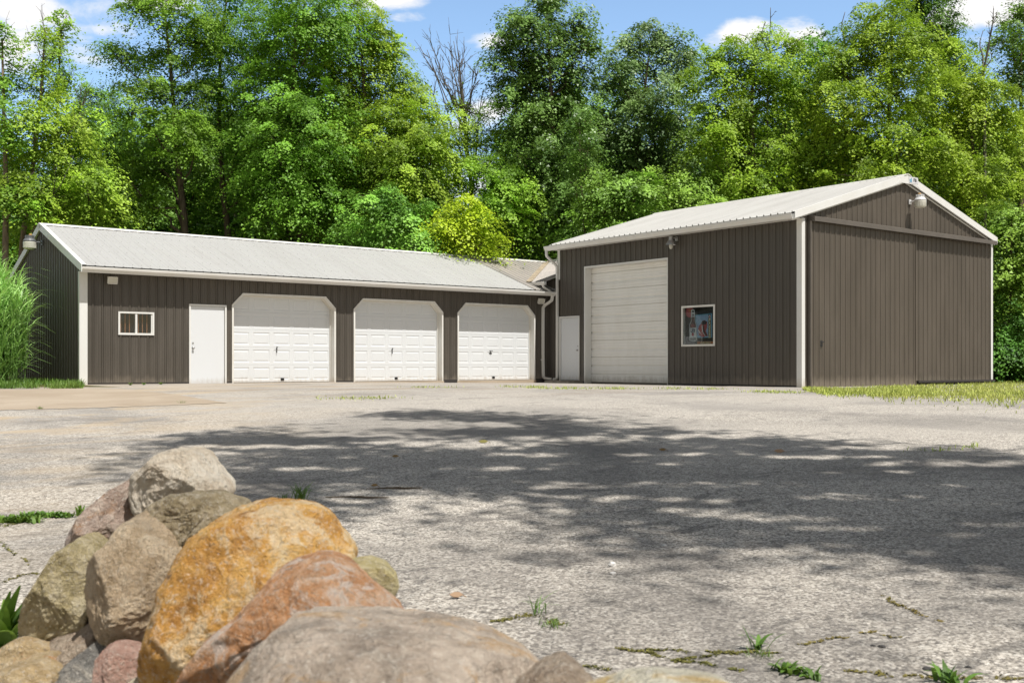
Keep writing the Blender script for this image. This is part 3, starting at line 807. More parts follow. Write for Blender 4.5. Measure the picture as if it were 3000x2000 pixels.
downspout(barn, smooth_path([(EX-.07, RY1-.02, EZB-.14), (EX-.07, RY1-.02, EZB-.30), (EX-.05, RY1-.02, EZB-.36), (XD-.10, YF-.005, EZB-.62), (XD-.075, YF-.01, EZB-.74), (XD-.075, YF-.01, .12), (XD-.08, YF+.0, .04), (XD-.14, YF+.12, .02)], 2), M['gutter'], .042, (0,1,0))
# nameplate with lettering at the peak
m = MB(); m.box(XR+.05, XR+.50, yk-.010, yk-.0055, ZRG-.215, ZRG-.035); pl = m.build('nameplate', M['p_white'], barn)
m = MB()
for k in range(3): m.box(XR+.085+k*.036, XR+.112+k*.036, yk-.013, yk-.0105, ZRG-.19, ZRG-.115 + k*.022)
m.build('logo_bars', M['p_cyan'], pl)
text_mesh('lettering', 'FBi', .135, (XR+.345, yk-.012, ZRG-.125), (1,0,0), (0,0,1), M['p_black'], pl, .002, .95)

# overhead door, deep white jamb
mb = MB()
xf = XD-.030
for q in ((OY1-.05, OY1, -.12, OZT-.0505), (OY0, OY0+.03, -.16, OZT-.0505)):
    mb.box(xf, XD+.245, q[0], q[1], q[2], q[3])
mb.box(xf, XD+.245, OY0, OY1, OZT-.05, OZT)
m2 = MB()
prof = []
z = ZF+.03; H = .2655; k = 0; xd = XD+.25
zs = []
while z < OZT:
    top = min(z+H, OZT+.02)
    g = .035
    zs += [(z, xd+g), (z+.018, xd+g), (z+.024, xd), (z+.080, xd), (z+.086, xd+.012), (z+.094, xd+.012), (z+.100, xd), (z+.168, xd), (z+.174, xd+.012), (z+.182, xd+.012), (z+.188, xd)]
    z += H
    if k % 2 == 0: zs += [(z-.012, xd), (z-.006, xd-.004)]
    k += 1
for (za, xa_), (zb, xb_) in zip(zs, zs[1:]):
    if zb > OZT: break
    m2.face([(xa_, OY1-.03, za), (xa_, OY0+.02, za), (xb_, OY0+.02, zb), (xb_, OY1-.03, zb)])
od = m2.build('overhead_door', M['cream'], barn)
mb.build('door_frame', M['white'], od)
m = MB(); m.box(XD-.25, XD+.30, OY0-.02, OY1+.02, -.4, -.105); m.build('threshold', M['wood'], barn)
# entry door in the corner
m = MB(); m.box(XD+.012, XD+.05, MY0+.055, MY1-.055, MZ0+.01, MZ1-.052); ed = m.build('entry_door', M['door_white'], barn)
m = MB()
m.box(xf-.006, XD+.07, MY0, MY0+.045, MZ0, MZ1-.0455); m.box(xf-.006, XD+.07, MY1-.045, MY1, MZ0, MZ1-.0455); m.box(xf-.006, XD+.07, MY0, MY1, MZ1-.045, MZ1)
m.build('door_frame', M['white'], ed)
knob(ed, (XD+.012, MY0+.12, .96), (-1,0,0), M['steel'])
# sliding door and its track
mb = MB(); yd = YG-.085; SX0, SX1 = 23.20, 28.0
ribbed(mb, (SX0, yd, 0), (1,0,0), (0,-1,0), SX1-SX0, [(0, -.165), (SX1-SX0, -.165)], [(0, 4.22), (SX1-SX0, 4.22)], start=.13, h=.02, minor=.005)
mb.box(SX0, SX1, yd+.002, yd+.04, -.16, 4.2)
mb.box(SX0-.012, SX0+.03, yd-.022, yd+.041, -.165, 4.22); mb.box(SX1-.02, SX1+.01, yd-.022, yd+.041, -.165, 4.22)
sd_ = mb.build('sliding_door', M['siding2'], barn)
m = MB(); m.box(23.57, 23.66, yd-.028, yd-.02, .96, 1.12); m.tube([(23.59, yd-.03, 1.08), (23.69, yd-.06, 1.08)], .012, 8); m.box(23.58, 23.65, yd-.045, yd-.0285, .98, 1.0); m.build('handle', M['black'], sd_)
m = MB()
pr = [(0, .06), (-.20, .0), (-.205, -.11), (-.19, -.11), (-.185, -.015), (0, .045)]
TX0, TX1 = 23.20, 32.27
m.sweep(pr, [lambda p: np.array([TX0, YG-.02+p[0], 4.30+p[1]]), lambda p: np.array([TX1, YG-.02+p[0], 4.30+p[1]])])
m.prism([(TX0-.02, YG-.02, 4.37), (TX0-.02, YG-.23, 4.305), (TX0-.02, YG-.23, 4.18), (TX0-.02, YG-.02, 4.18)], (.019, 0, 0))
m.build('door_track', M['trim_brown'], barn)
m = MB(); m.box(SX0-.06, SX0-.014, YG-.13, YG-.02, -.12, 4.2); m.build('door_stop', M['trim_brown'], barn)
barn_light(barn, (27.80, YG-.02, 5.12), (0,-1,0), (1,0,0), (M['lampwhite'], M['lens'], M['lampwhite']), 1.0)
# jelly-jar lamp with a cone shade on the side wall
lb = np.array([XD-.02, 21.88, 4.13]); lc = np.array([XD-.22, 21.93, 4.02])
m = MB(); m.lathe([(.03,.19), (.065,.18), (.07,.06), (.085,.05), (.15,-.05), (.155,-.075), (.145,-.07), (.075,.03), (.02,.03)], lc, 20)
m.tube([lb, lb + np.array([-.06,0,.03]), lc + UP*.12], [.025,.02,.02], 8); m.obox(lb, (.02,0,0), (0,.06,0), (0,0,.06))
jl = m.build('wall_lamp', M['steel'], barn)
m = MB(); m.lathe([(.05,.02), (.06,-.05), (.06,-.13), (.035,-.19), (.005,-.2)], lc, 14); m.build('glass_jar', M['lens'], jl)

# display window with posters
m = MB(); fw_ = .055
m.box(xf-.014, XD+.06, PY0, PY1, PZ0, PZ0+fw_); m.box(xf-.014, XD+.06, PY0, PY1, PZ1-fw_, PZ1)
m.box(xf-.014, XD+.06, PY0, PY0+fw_, PZ0+fw_+.0005, PZ1-fw_-.0005); m.box(xf-.014, XD+.06, PY1-fw_, PY1, PZ0+fw_+.0005, PZ1-fw_-.0005)
pwn = m.build('display_window', M['jamb'], barn)
m = MB(); m.box(XD-.012, XD-.007, PY0+fw_+.001, PY1-fw_-.001, PZ0+fw_+.001, PZ1-fw_-.001); m.build('pane', M['glass'], pwn)
def W(zx, zy, dx=0.03):
    """a point read off the enlarged photograph of this window, on the plane dx behind the wall face"""
    return (XD + dx, PY1 - (zx-772)/(1545-772)*(PY1-PY0), PZ1 - (zy-348)/(1292-348)*(PZ1-PZ0))
def card(name, pts, dx, mat, parent, th=.003):
    q = MB(); q.prism([W(x, y, dx) for x, y in pts], (th, 0, 0)); return q.build(name, mat, parent)
bottle = [(975,1170),(935,1150),(930,780),(950,730),(968,700),(968,500),(972,450),(1010,430),(1052,450),(1056,500),(1056,700),(1075,740),(1092,790),(1098,1150),(1060,1175)]
bo = card('bottle_sign', bottle, .020, M['p_white'], pwn)
def inset(p, k):
    c = np.mean(p, 0); return [(c[0]+(x-c[0])*(1-k), c[1]+(y-c[1])*(1-k*.55)) for x, y in p]
card('bottle_glass', [(945,860),(943,790),(975,705),(980,610),(1048,610),(1052,705),(1082,795),(1082,860)], .016, M['p_bottle'], bo)
card('bottle_glow', [(955,850),(965,790),(1010,765),(1060,790),(1075,850)], .0125, M['p_amber'], bo)
card('bottle_cap', [(985,505),(985,465),(1010,450),(1040,465),(1040,505)], .016, M['p_grey'], bo)
card('bottle_foot', [(945,1150),(945,1085),(1085,1085),(1085,1150),(1050,1160),(980,1160)], .016, M['p_grey'], bo)
card('label_crest', [(985,1050),(985,990),(1010,965),(1035,990),(1035,1050)], .016, M['p_red'], bo)
text_mesh('lettering', 'Lite', .19, W(1010, 915, .017), (0,-1,0), (0,0,1), M['p_navy'], bo, .004, .62)
text_mesh('neck_lettering', 'Lite', .11, W(1014, 558, .017), (0,-1,0), (0,0,1), M['p_navy'], bo, .003, .50)
js = card('team_poster', [(1060,565),(1060,1095),(1440,1095),(1440,548)], .040, M['p_cyan'], pwn)
card('poster_field', [(1075,580),(1075,1080),(1425,1080),(1425,565)], .036, M['p_blue'], js)
card('poster_band', [(1356,568),(1356,1080),(1418,1080),(1418,565)], .032, M['p_black'], js)
card('red_jersey', [(1145,830),(1200,760),(1215,715),(1275,695),(1335,735),(1330,860),(1300,950),(1345,1050),(1330,1065),(1285,1060),(1270,1080),(1195,1080),(1190,1050),(1150,1040),(1135,950),(1115,940)], .028, M['p_red'], js)
card('jersey_shoulder', [(1205,790),(1215,720),(1275,700),(1330,735),(1315,790),(1255,800)], .024, M['p_black'], js)
card('jersey_stripe', [(1225,810),(1260,805),(1285,960),(1345,1050),(1300,1055),(1245,960)], .024, M['p_bottle'], js)
card('jersey_trim', [(1215,830),(1224,812),(1244,962),(1296,1052),(1284,1054),(1232,965)], .0225, M['p_white'], js)
card('jersey_sleeve_band', [(1120,925),(1135,900),(1190,990),(1180,1010)], .024, M['p_white'], js)
card('crest', [(1365,640),(1370,590),(1392,580),(1412,595),(1412,650),(1390,672)], .028, M['p_white'], js)
card('crest_red', [(1376,640),(1380,605),(1396,600),(1404,635),(1392,655)], .024, M['p_red'], js)
text_mesh('lettering', 'BLACKHAWKS', .105, W(1388, 885, .030), (0,0,-1), (0,-1,0), M['p_cream'], js, .003, .78)
card('pennant_row', [(1060,500),(1060,530),(1440,518),(1440,488)], .045, M['p_black'], pwn)
rd = MB()
rd.tube([W(905, 490, .07), W(905, 490, .075)], .155, 20); rd.build('red_round_sign', M['p_red'], pwn)
card('round_sign_face', [(880,440),(925,425),(950,450),(930,480),(890,475)], .064, M['p_orange'], pwn)
bn = card('orange_banner', [(1105,1185),(1105,1250),(1500,1250),(1500,1185)], .030, M['p_orange'], pwn)
text_mesh('lettering', 'CUBS DRAFT', .075, W(1300, 1217, .027), (0,-1,0), (0,0,1), M['p_cream'], bn, .002, .9)
m = MB(); m.box(XD+.35, XD+.36, PY0-.3, PY1+.3, PZ0-.3, PZ1+.3); m.build('dark_room_sheet', M['p_grey'], pwn)  # dark grey sheet behind the posters, painted as the dim interior

# low concrete step at the inner corner
m = MB(); m.prism([(22.30, 25.95, -.02), (22.88, 25.95, -.02), (22.88, 27.62, -.02), (22.66, 27.62, -.02), (22.40, 27.3, -.02)], (0, 0, -.3))
st = m.build('concrete_step', M['wood'], None, bevel=.012)
tag(st, 'low worn concrete step below the small white door in the inner corner', 'step')
# ------------------------------------------------------------------ ground sheets
def grid_sheet(name, xs, yfun, mat, dz, kind='structure'):
    """strip mesh: for each x, rows of y from yfun(x), draped on gz"""
    V = []; F = []; n = None
    for x in xs:
        ys = yfun(x); n = len(ys)
        for y in ys: V.append((x, y, float(gz(x, y)) + dz))
    for i in range(len(xs)-1):
        for j in range(n-1): F.append((i*n+j, (i+1)*n+j, (i+1)*n+j+1, i*n+j+1))
    o = np_mesh(name, V, F, mat); tag(o, kind=kind); return o

far = [-420, -200, -100, -60, -40]
xs = np.array(far + list(np.arange(-30, 61, 1.0)) + [80, 110, 180, 300, 420])
ysb = np.array(far + list(np.arange(-30, 61, 1.0)) + [80, 110, 180, 300, 420])
grid_sheet('ground', xs, lambda x: ysb, M['soil'], 0.0)

def wob(x, s, seed): return s*(math.sin(x*1.7+seed) + .6*math.sin(x*4.3+seed*2) + .4*math.sin(x*9.1+seed*3))/2
def lot_edge(x):
    if x < 7.75: return (23.75 - FW[0]*x)/FW[1] + wob(x, .18, 1)
    if x < 22.86: return 27.70
    return 17.47 if x < 32.6 else 17.0 + wob(x, .2, 2)
lx = np.array([-60, -40, -30] + list(np.arange(-25, 7.7, .5)) + [7.74, 7.76] + list(np.arange(8, 22.8, .5)) + [22.85, 22.87] + list(np.arange(23.2, 45, .4)) + [50, 60])
def lot_rows(x):
    e = lot_edge(x); t = np.linspace(0, 1, 70) ** 1.0
    return e - t*(e + 30)
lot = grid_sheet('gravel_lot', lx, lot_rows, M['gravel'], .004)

# tan concrete pad on the left, draped 4 mm above the lot
pad_px = [(-60, 894), (60, 895), (187, 892), (280, 894), (400, 906), (520, 926), (420, 930), (322, 934), (200, 938), (90, 941), (-60, 944)]
top = [pad_px[i] for i in (0, 1, 2, 3, 4, 5)]; bot = [pad_px[i] for i in (10, 9, 8, 7, 6, 5)]
V = []; F = []; NR = 14
NC = 60
for i in range(NC):
    u = i/(NC-1)
    tx = -60 + u*(520+60)
    ty = np.interp(tx, [p[0] for p in top], [p[1] for p in top]); by = np.interp(tx, [p[0] for p in bot], [p[1] for p in bot])
    a = on_ground(tx, ty); b = on_ground(tx, by + .6*math.sin(i*1.3))
    for j in range(NR):
        p = a + (b-a)*j/(NR-1); V.append((p[0], p[1], float(gz(p[0], p[1])) + .009))
for i in range(NC-1):
    for j in range(NR-1): F.append((i*NR+j, i*NR+j+1, (i+1)*NR+j+1, (i+1)*NR+j))
tag(np_mesh('concrete_pad', V, F, M['pad']), kind='structure')

# ------------------------------------------------------------------ blades and small plants
def blades(base, height, width, lean, az, seg=5, droop=.5, twist=None, rng=None):
    """arching grass blades as strips: arrays of n blades -> verts (n*2*(seg+1)), faces"""
    n = len(base); t = np.linspace(0, 1, seg+1)[None, :]
    h = height[:, None]; l = lean[:, None]; d = droop[:, None] if hasattr(droop, '__len__') else droop
    r = h*l*(t + d*t**2.4); z = h*(t - .55*d*l*2*t**2.6)
    dx, dy = np.cos(az)[:, None], np.sin(az)[:, None]
    cx = base[:, 0:1] + dx*r; cy = base[:, 1:2] + dy*r; cz_ = base[:, 2:3] + z
    tw = (az + np.pi/2 if twist is None else twist)[:, None]
    w = (width[:, None]*.5)*np.sqrt(np.clip(1.02-t, 0, 1))*np.minimum(1, .5+2*t)
    sx, sy = np.cos(tw)*w, np.sin(tw)*w
    A = np.stack([cx-sx, cy-sy, cz_], -1); B = np.stack([cx+sx, cy+sy, cz_], -1)
    V = np.stack([A, B], 2).reshape(n, -1, 3)
    m = 2*(seg+1)
    f = np.array([[2*i, 2*i+1, 2*i+3, 2*i+2] for i in range(seg)])
    F = (np.arange(n)[:, None, None]*m + f[None]).reshape(-1, 4)
    return V.reshape(-1, 3), F, np.repeat(np.arange(n), seg)

def reed_clump(name, c, rad, n, hmin, hmax, label, seed, group=None):
    rng = np.random.default_rng(seed)
    q = rng.uniform(0, 2*np.pi, n); rr = rad*np.sqrt(rng.uniform(0, 1, n))
    base = np.stack([c[0]+np.cos(q)*rr, c[1]+np.sin(q)*rr, np.full(n, c[2])], -1)
    az = q + rng.normal(0, .8, n); h = rng.uniform(hmin, hmax, n)*(1.04 - .25*(rr/rad)**2)
    ln = rng.uniform(.0, .09, n)
    V, F, ids = blades(base, h, rng.uniform(.014, .022, n), ln, az, 6, rng.uniform(0, .8, n), az+rng.normal(0, 1.5, n))
    k = n*13; i = rng.integers(0, n, k); t = rng.uniform(.03, .97, k)**.85
    lb = base[i] + np.stack([np.cos(az[i])*h[i]*ln[i]*t, np.sin(az[i])*h[i]*ln[i]*t, h[i]*t], -1)
    az2 = rng.uniform(0, 2*np.pi, k); L = rng.uniform(.35, .85, k)
    V2, F2, ids2 = blades(lb, L, rng.uniform(.026, .05, k), rng.uniform(.2, .75, k), az2, 6, rng.uniform(.3, 1.3, k), az2+np.pi/2+rng.normal(0, .6, k))
    VV = np.concatenate([V, V2]); FF = np.concatenate([F, F2+len(V)])
    at_ = np.concatenate([rng.uniform(0, .5, n)[ids], np.clip(.25 + .6*t + rng.normal(0, .2, k), 0, 1)[ids2]])
    o = np_mesh(name, VV, FF, M['reed'], None, False, None, at_, origin=c)
    return tag(o, label, 'reed clump', group)
G = 'tall reed clumps beside the garage gable'
reed_clump('reed_clump', np.array([6.05, 28.9, .0]), 0.85, 230, 2.3, 2.95, 'tall green arching reed clump nearest the garage gable corner', 1, G)
reed_clump('reed_clump', np.array([5.4, 29.4, .0]), 1.0, 340, 2.2, 2.95, 'tall green reed clump left of the nearest one, cut by the picture edge', 2, G)
reed_clump('reed_clump', np.array([6.3, 31.0, .0]), 0.9, 170, 2.4, 3.0, 'tall reed clump behind the other two, under the yard light', 3, G)

def blade_field(name, pts, hmin, hmax, mat, seed, wmul=1.0):
    rng = np.random.default_rng(seed); n = len(pts); az = rng.uniform(0, 2*np.pi, n)
    V, F, ids = blades(np.asarray(pts), rng.uniform(hmin, hmax, n), rng.uniform(.006, .014, n)*wmul, rng.uniform(.1, .7, n), az, 3, rng.uniform(.2, 1.0, n))
    return np_mesh(name, V, F, mat, None, False, None, rng.uniform(0, 1, n)[ids])
rng = np.random.default_rng(11)
# grass verge in front of the barn gable and out to the right
P = []
while len(P) < 30000:
    px = rng.uniform(1845, 2760)
    y1 = np.interp(px, [1848, 2285, 2300, 2760], [896, 881, 878, 876]); y0 = np.interp(px, [1845, 1880, 1960, 2060, 2200, 2352, 2760], [897, 904, 909, 912, 915, 919, 926])
    u = rng.uniform(0, 1); py = y1 + (y0 - y1 + 1.5*math.sin(px*.05) + math.sin(px*.17))*(u if u < .82 else .82 + rng.exponential(.16))
    if math.sin(px*.031) + math.sin(py*.9 + px*.012) + rng.normal(0, .8) < -1.0: continue
    p = on_ground(px, py)
    if p[0] > XD-.05 and p[1] > YG-.12 and p[0] < XE+.1: continue
    P.append(p)
tag(blade_field('grass', P, .02, .12, M['grass'], 3, 1.6), 'yellow green grass verge along the foot of the barn gable', kind='stuff')
# grass on the left by the reeds
P = []
while len(P) < 7000:
    px, py = rng.uniform(-120, 190), 893 - 22*rng.uniform(0, 1)**1.2
    p = on_ground(px, py)
    if p[0] > 7.8 or p[1] > 40: continue
    if math.sin(px*.11)+math.sin(px*.043+1)+rng.normal(0, .7) < -.4 and py > 884: continue
    P.append(p)
tag(blade_field('grass', P, .03, .22, M['weed'], 4, 1.6), 'rough green grass in front of the tall reeds on the left', kind='stuff')
# sparse grass growing out of the gravel
P = []
def patch(px, py, rx, ry, n):
    for _ in range(n):
        a, b = rng.normal(0, .5, 2); P.append(on_ground(px + a*rx, max(875, py + b*ry)))
for a in ((800, 916, 120, 3.5, 150), (870, 915, 70, 3, 80), (1300, 893, 70, 2, 260), (1230, 890, 30, 3, 200), (1420, 893, 60, 2.5, 260), (1560, 893, 50, 3, 160), (1640, 894, 50, 2, 140), (1760, 900, 60, 2, 200), (990, 890, 60, 2, 120),
          (1180, 889, 40, 2, 100), (2150, 1035, 70, 3, 26), (2230, 1028, 25, 4, 24), (1800, 902, 70, 2.5, 200)): patch(*a)
tag(blade_field('sparse_grass', P, .02, .07, M['grass'], 5, 1.4), 'thin yellowish grass sprouting from the gravel near the buildings', kind='stuff')

# moss lines in the cracks of the near pavement
P = []
def crack(pts, n, w=2.0):
    pts = np.array(pts, float)
    L = np.concatenate([[0], np.cumsum(np.linalg.norm(np.diff(pts, axis=0), axis=1))])
    for s_ in rng.uniform(0, L[-1], n):
        x = np.interp(s_, L, pts[:, 0]); y = np.interp(s_, L, pts[:, 1])
        if math.sin(s_*.09)+math.sin(s_*.031+1)+rng.normal(0, .5) < -.3: continue
        P.append(on_ground(x + rng.normal(0, w*2.2) + 3*math.sin(s_*.2), y + rng.normal(0, w*.42)*(1.6 if rng.uniform() < .25 else .6) + 2.2*math.sin(s_*.07) + 1.1*math.sin(s_*.21)))
crack([(1130, 1428), (1190, 1420), (1240, 1412), (1290, 1440)], 420, 4)
crack([(1420, 1490), (1480, 1500), (1560, 1520), (1640, 1505), (1740, 1495)], 700, 2.5)
crack([(1480, 1492), (1600, 1500), (1720, 1502), (1790, 1500)], 420, 2)
crack([(1200, 1560), (1300, 1530), (1400, 1540)], 300, 4)
crack([(2030, 1370), (2070, 1395), (2130, 1420), (2165, 1432)], 300, 2)
crack([(1840, 1482), (1940, 1465), (2010, 1455), (2070, 1468)], 240, 1.6)
crack([(1940, 1540), (2050, 1555), (2352, 1562)], 420, 4)
crack([(1540, 1517), (1640, 1530), (1700, 1545)], 300, 2.5)
crack([(0, 1210), (60, 1196), (150, 1184), (185, 1180)], 300, 3)
crack([(0, 1245), (30, 1270), (70, 1300)], 120, 1.5)
crack([(0, 1340), (40, 1325), (110, 1318)], 120, 1.5)
n = len(P); q = rng.uniform(0, 2*np.pi, n); s_ = rng.uniform(.003, .008, n); P = np.array(P)
ax = np.stack([np.cos(q), np.sin(q), rng.normal(0, .25, n)], -1)*s_[:, None]; bx = np.stack([-np.sin(q), np.cos(q), rng.normal(.2, .25, n)], -1)*s_[:, None]
Pz = P + np.array([0, 0, .008])
tag(np_mesh('moss', np.stack([Pz-ax, Pz-bx, Pz+ax, Pz+bx], 1).reshape(-1, 3), np.arange(4*n).reshape(-1, 4), M['moss'], None, False, None, rng.uniform(0, 1, n)),
    'olive and rusty moss growing in the cracks of the near pavement', kind='stuff')

def weed(px, py, h, n, label, seed, leafy=False, mat='weed', group=None, row=0.0):
    rg = np.random.default_rng(seed); c = on_ground(px, py); c[2] += .004
    az = rg.uniform(0, 2*np.pi, n)
    base = c + np.stack([rg.normal(0, .012, n)*(2 if not leafy else 1), rg.normal(0, .012, n)*2, np.zeros(n)], -1)
    base = base + RT*rg.uniform(-1.7*row, 1.7*row, n)[:, None]
    V, F, ids = blades(base, rg.uniform(.5, 1, n)*h, rg.uniform(.4, 1, n)*(.05 if leafy else .010)*max(h/.2, .6), rg.uniform(.25, .8, n), az, 5, rg.uniform(.3, 1.0, n))
    o = np_mesh('weed', V, F, M[mat], None, False, None, rg.uniform(0, 1, n)[ids], origin=c)
    return tag(o, label, 'weed', group)
weed(690, 1148, .20, 60, 'wispy grass tuft on the gravel right behind the rock pile', 1)
weed(650, 1146, .07, 24, 'small low grass tuft left of the wispy one behind the rock pile', 21)
weed(105, 1188, .05, 260, 'low leafy weed row beside the left edge of the rock pile', 2, True, 'weed', None, .09)
weed(25, 1200, .06, 300, 'low green weed patch in the crack at the left picture edge', 3, True, 'weed', None, .10)
weed(188, 1186, .12, 16, 'broad leaved weed just left of the purplish rock', 44, True)
weed(5, 1490, .30, 34, 'bright green weed at the left picture edge beside the orange tan rock', 5, True)
weed(1235, 1412, .13, 16, 'thin grass sprig growing on the moss crack right of the big grey boulder', 6)
weed(1270, 1440, .05, 40, 'low grassy weed just below the thin sprig on the moss crack', 7)
weed(1733, 1494, .10, 9, 'small upright leafy weed standing in a moss crack', 8, True)
weed(1745, 1510, .04, 40, 'flat green weed spreading at the foot of the upright leafy weed', 19)
weed(1805, 1545, .06, 30, 'small leafy weed beside the cream rock at the bottom edge', 9, True)
weed(1860, 1558, .06, 10, 'short broad weed right of the cream rock at the bottom edge', 10, True)
weed(2180, 1572, .09, 14, 'larger bright weed at the bottom edge of the pavement on the right', 12, True)
weed(415, 927, .09, 20, 'tiny weed on the right corner of the tan concrete pad', 13)
weed(92, 940, .07, 40, 'flat weed on the front edge of the tan concrete pad', 14)
for i, (px, py) in enumerate(((300, 884), (370, 882), (400, 880), (330, 883))):
    weed(px, py+1, .10, 24, 'small weed at the foot of the brown wall below the slider window', 30+i, True, 'weed', 'weeds along the garage wall')

# ------------------------------------------------------------------ litter: twigs, leaves, stones
def twig(px, py, L, ang, label):
    c = on_ground(px, py); c[2] += .012
    d = RT*math.cos(ang) + FW*math.sin(ang); m = MB()
    p = [c - d*L/2, c - d*L*.1 + np.array([0,0,.006]), c + d*L*.2 + FW*.01, c + d*L/2 + np.array([0,0,.004])]
    m.tube(p, [.003, .006, .007, .004], 6); m.tube([p[1], p[1] + d*L*.2 + FW*.06], [.004, .002], 5)
    tag(m.build('twig', M['bark'], None, False, c), label, 'twig', 'twigs on the gravel')
twig(905, 1125, .42, .1, 'thin dark twig lying on the gravel in the tree shadow, the farther one'); twig(820, 1146, .46, -.1, 'thin dark twig lying on the gravel near the orange boulder, the nearer one')
def leaf(px, py, s, label, col='dead'):
    c = on_ground(px, py); c[2] += .02; m = MB()
    a = RT*s; b = (FW*.7 + UP*.5)*s
    pts = [c-a, c-a*.4-b*.5, c+a*.3-b*.55, c+a, c+a*.4+b*.6, c-a*.4+b*.55]
    m.prism(pts, UP*.003); m.tube([c+a, c+a*1.5-UP*.01], .002, 5)
    tag(m.build('fallen_leaf', M[col], None, False, c), label, 'leaf', 'fallen leaves on the gravel')
M['dryleaf'] = plain('dry_leaf', (.20, .12, .035), .7); M['tanleaf'] = plain('tan_leaf', (.34, .22, .13), .7); M['oliveleaf'] = plain('olive_leaf', (.16, .14, .03), .7)
leaf(1110, 1018, .05, 'olive fallen leaf alone on the lit gravel in front of the third garage door', 'oliveleaf')
leaf(908, 1052, .03, 'dark brown fallen leaf in the shadow below the middle garage door', 'dryleaf')
leaf(1522, 1037, .035, 'small brown fallen leaf in the shadow before the barn', 'dryleaf')
leaf(1790, 1040, .05, 'tan fallen leaf in the shadow on the right', 'tanleaf')
leaf(1048, 1376, .03, 'small tan curled leaf right of the round yellow rock', 'tanleaf')
leaf(860, 1120, .025, 'brown fallen leaf beside the farther twig', 'dryleaf')
def pebble(px, py, s, seed, label, mat):
    rg = random.Random(seed); c = on_ground(px, py); c[2] += s*.45
    import bmesh
    b = bmesh.new(); bmesh.ops.create_icosphere(b, subdivisions=2, radius=s)
    for v in b.verts: v.co = Vector((v.co.x*1.25, v.co.y, v.co.z*.7))*(1+rg.uniform(-.16, .16))
    me = bpy.data.meshes.new('pebble'); b.to_mesh(me); b.free()
    o = link_mesh('pebble', me, mat); o.location = tuple(c); o.rotation_euler.z = rg.uniform(0, 6)
    tag(o, label, 'stone', 'loose stones on the pavement')
M['pebw'] = plain('white_stone', (.62, .60, .57), .8, 0, .2, 60); M['pebd'] = plain('tar_lump', (.05, .047, .045), .9, 0, .3, 60)
pebble(1406, 1300, .021, 1, 'white loose stone on the bare pavement in the middle', M['pebw'])
pebble(1408, 1320, .014, 2, 'smaller white stone just below the larger white one', M['pebw'])
pebble(228, 1148, .02, 3, 'white loose stone on the gravel left of the rock pile', M['pebw'])
pebble(1527, 1255, .013, 4, 'small white stone at the edge of the tree shadow', M['pebw'])
pebble(2130, 1540, .013, 5, 'dark tar lump near the bottom right weed', M['pebd'])
pebble(2224, 1535, .010, 6, 'small dark tar lump at the far right of the bottom edge', M['pebd'])
pebble(2005, 1485, .009, 7, 'dark tar lump left of the paler one on the right pavement', M['pebd'])
pebble(2025, 1488, .012, 8, 'darkest tar lump of the pair on the right pavement', M['pebd'])

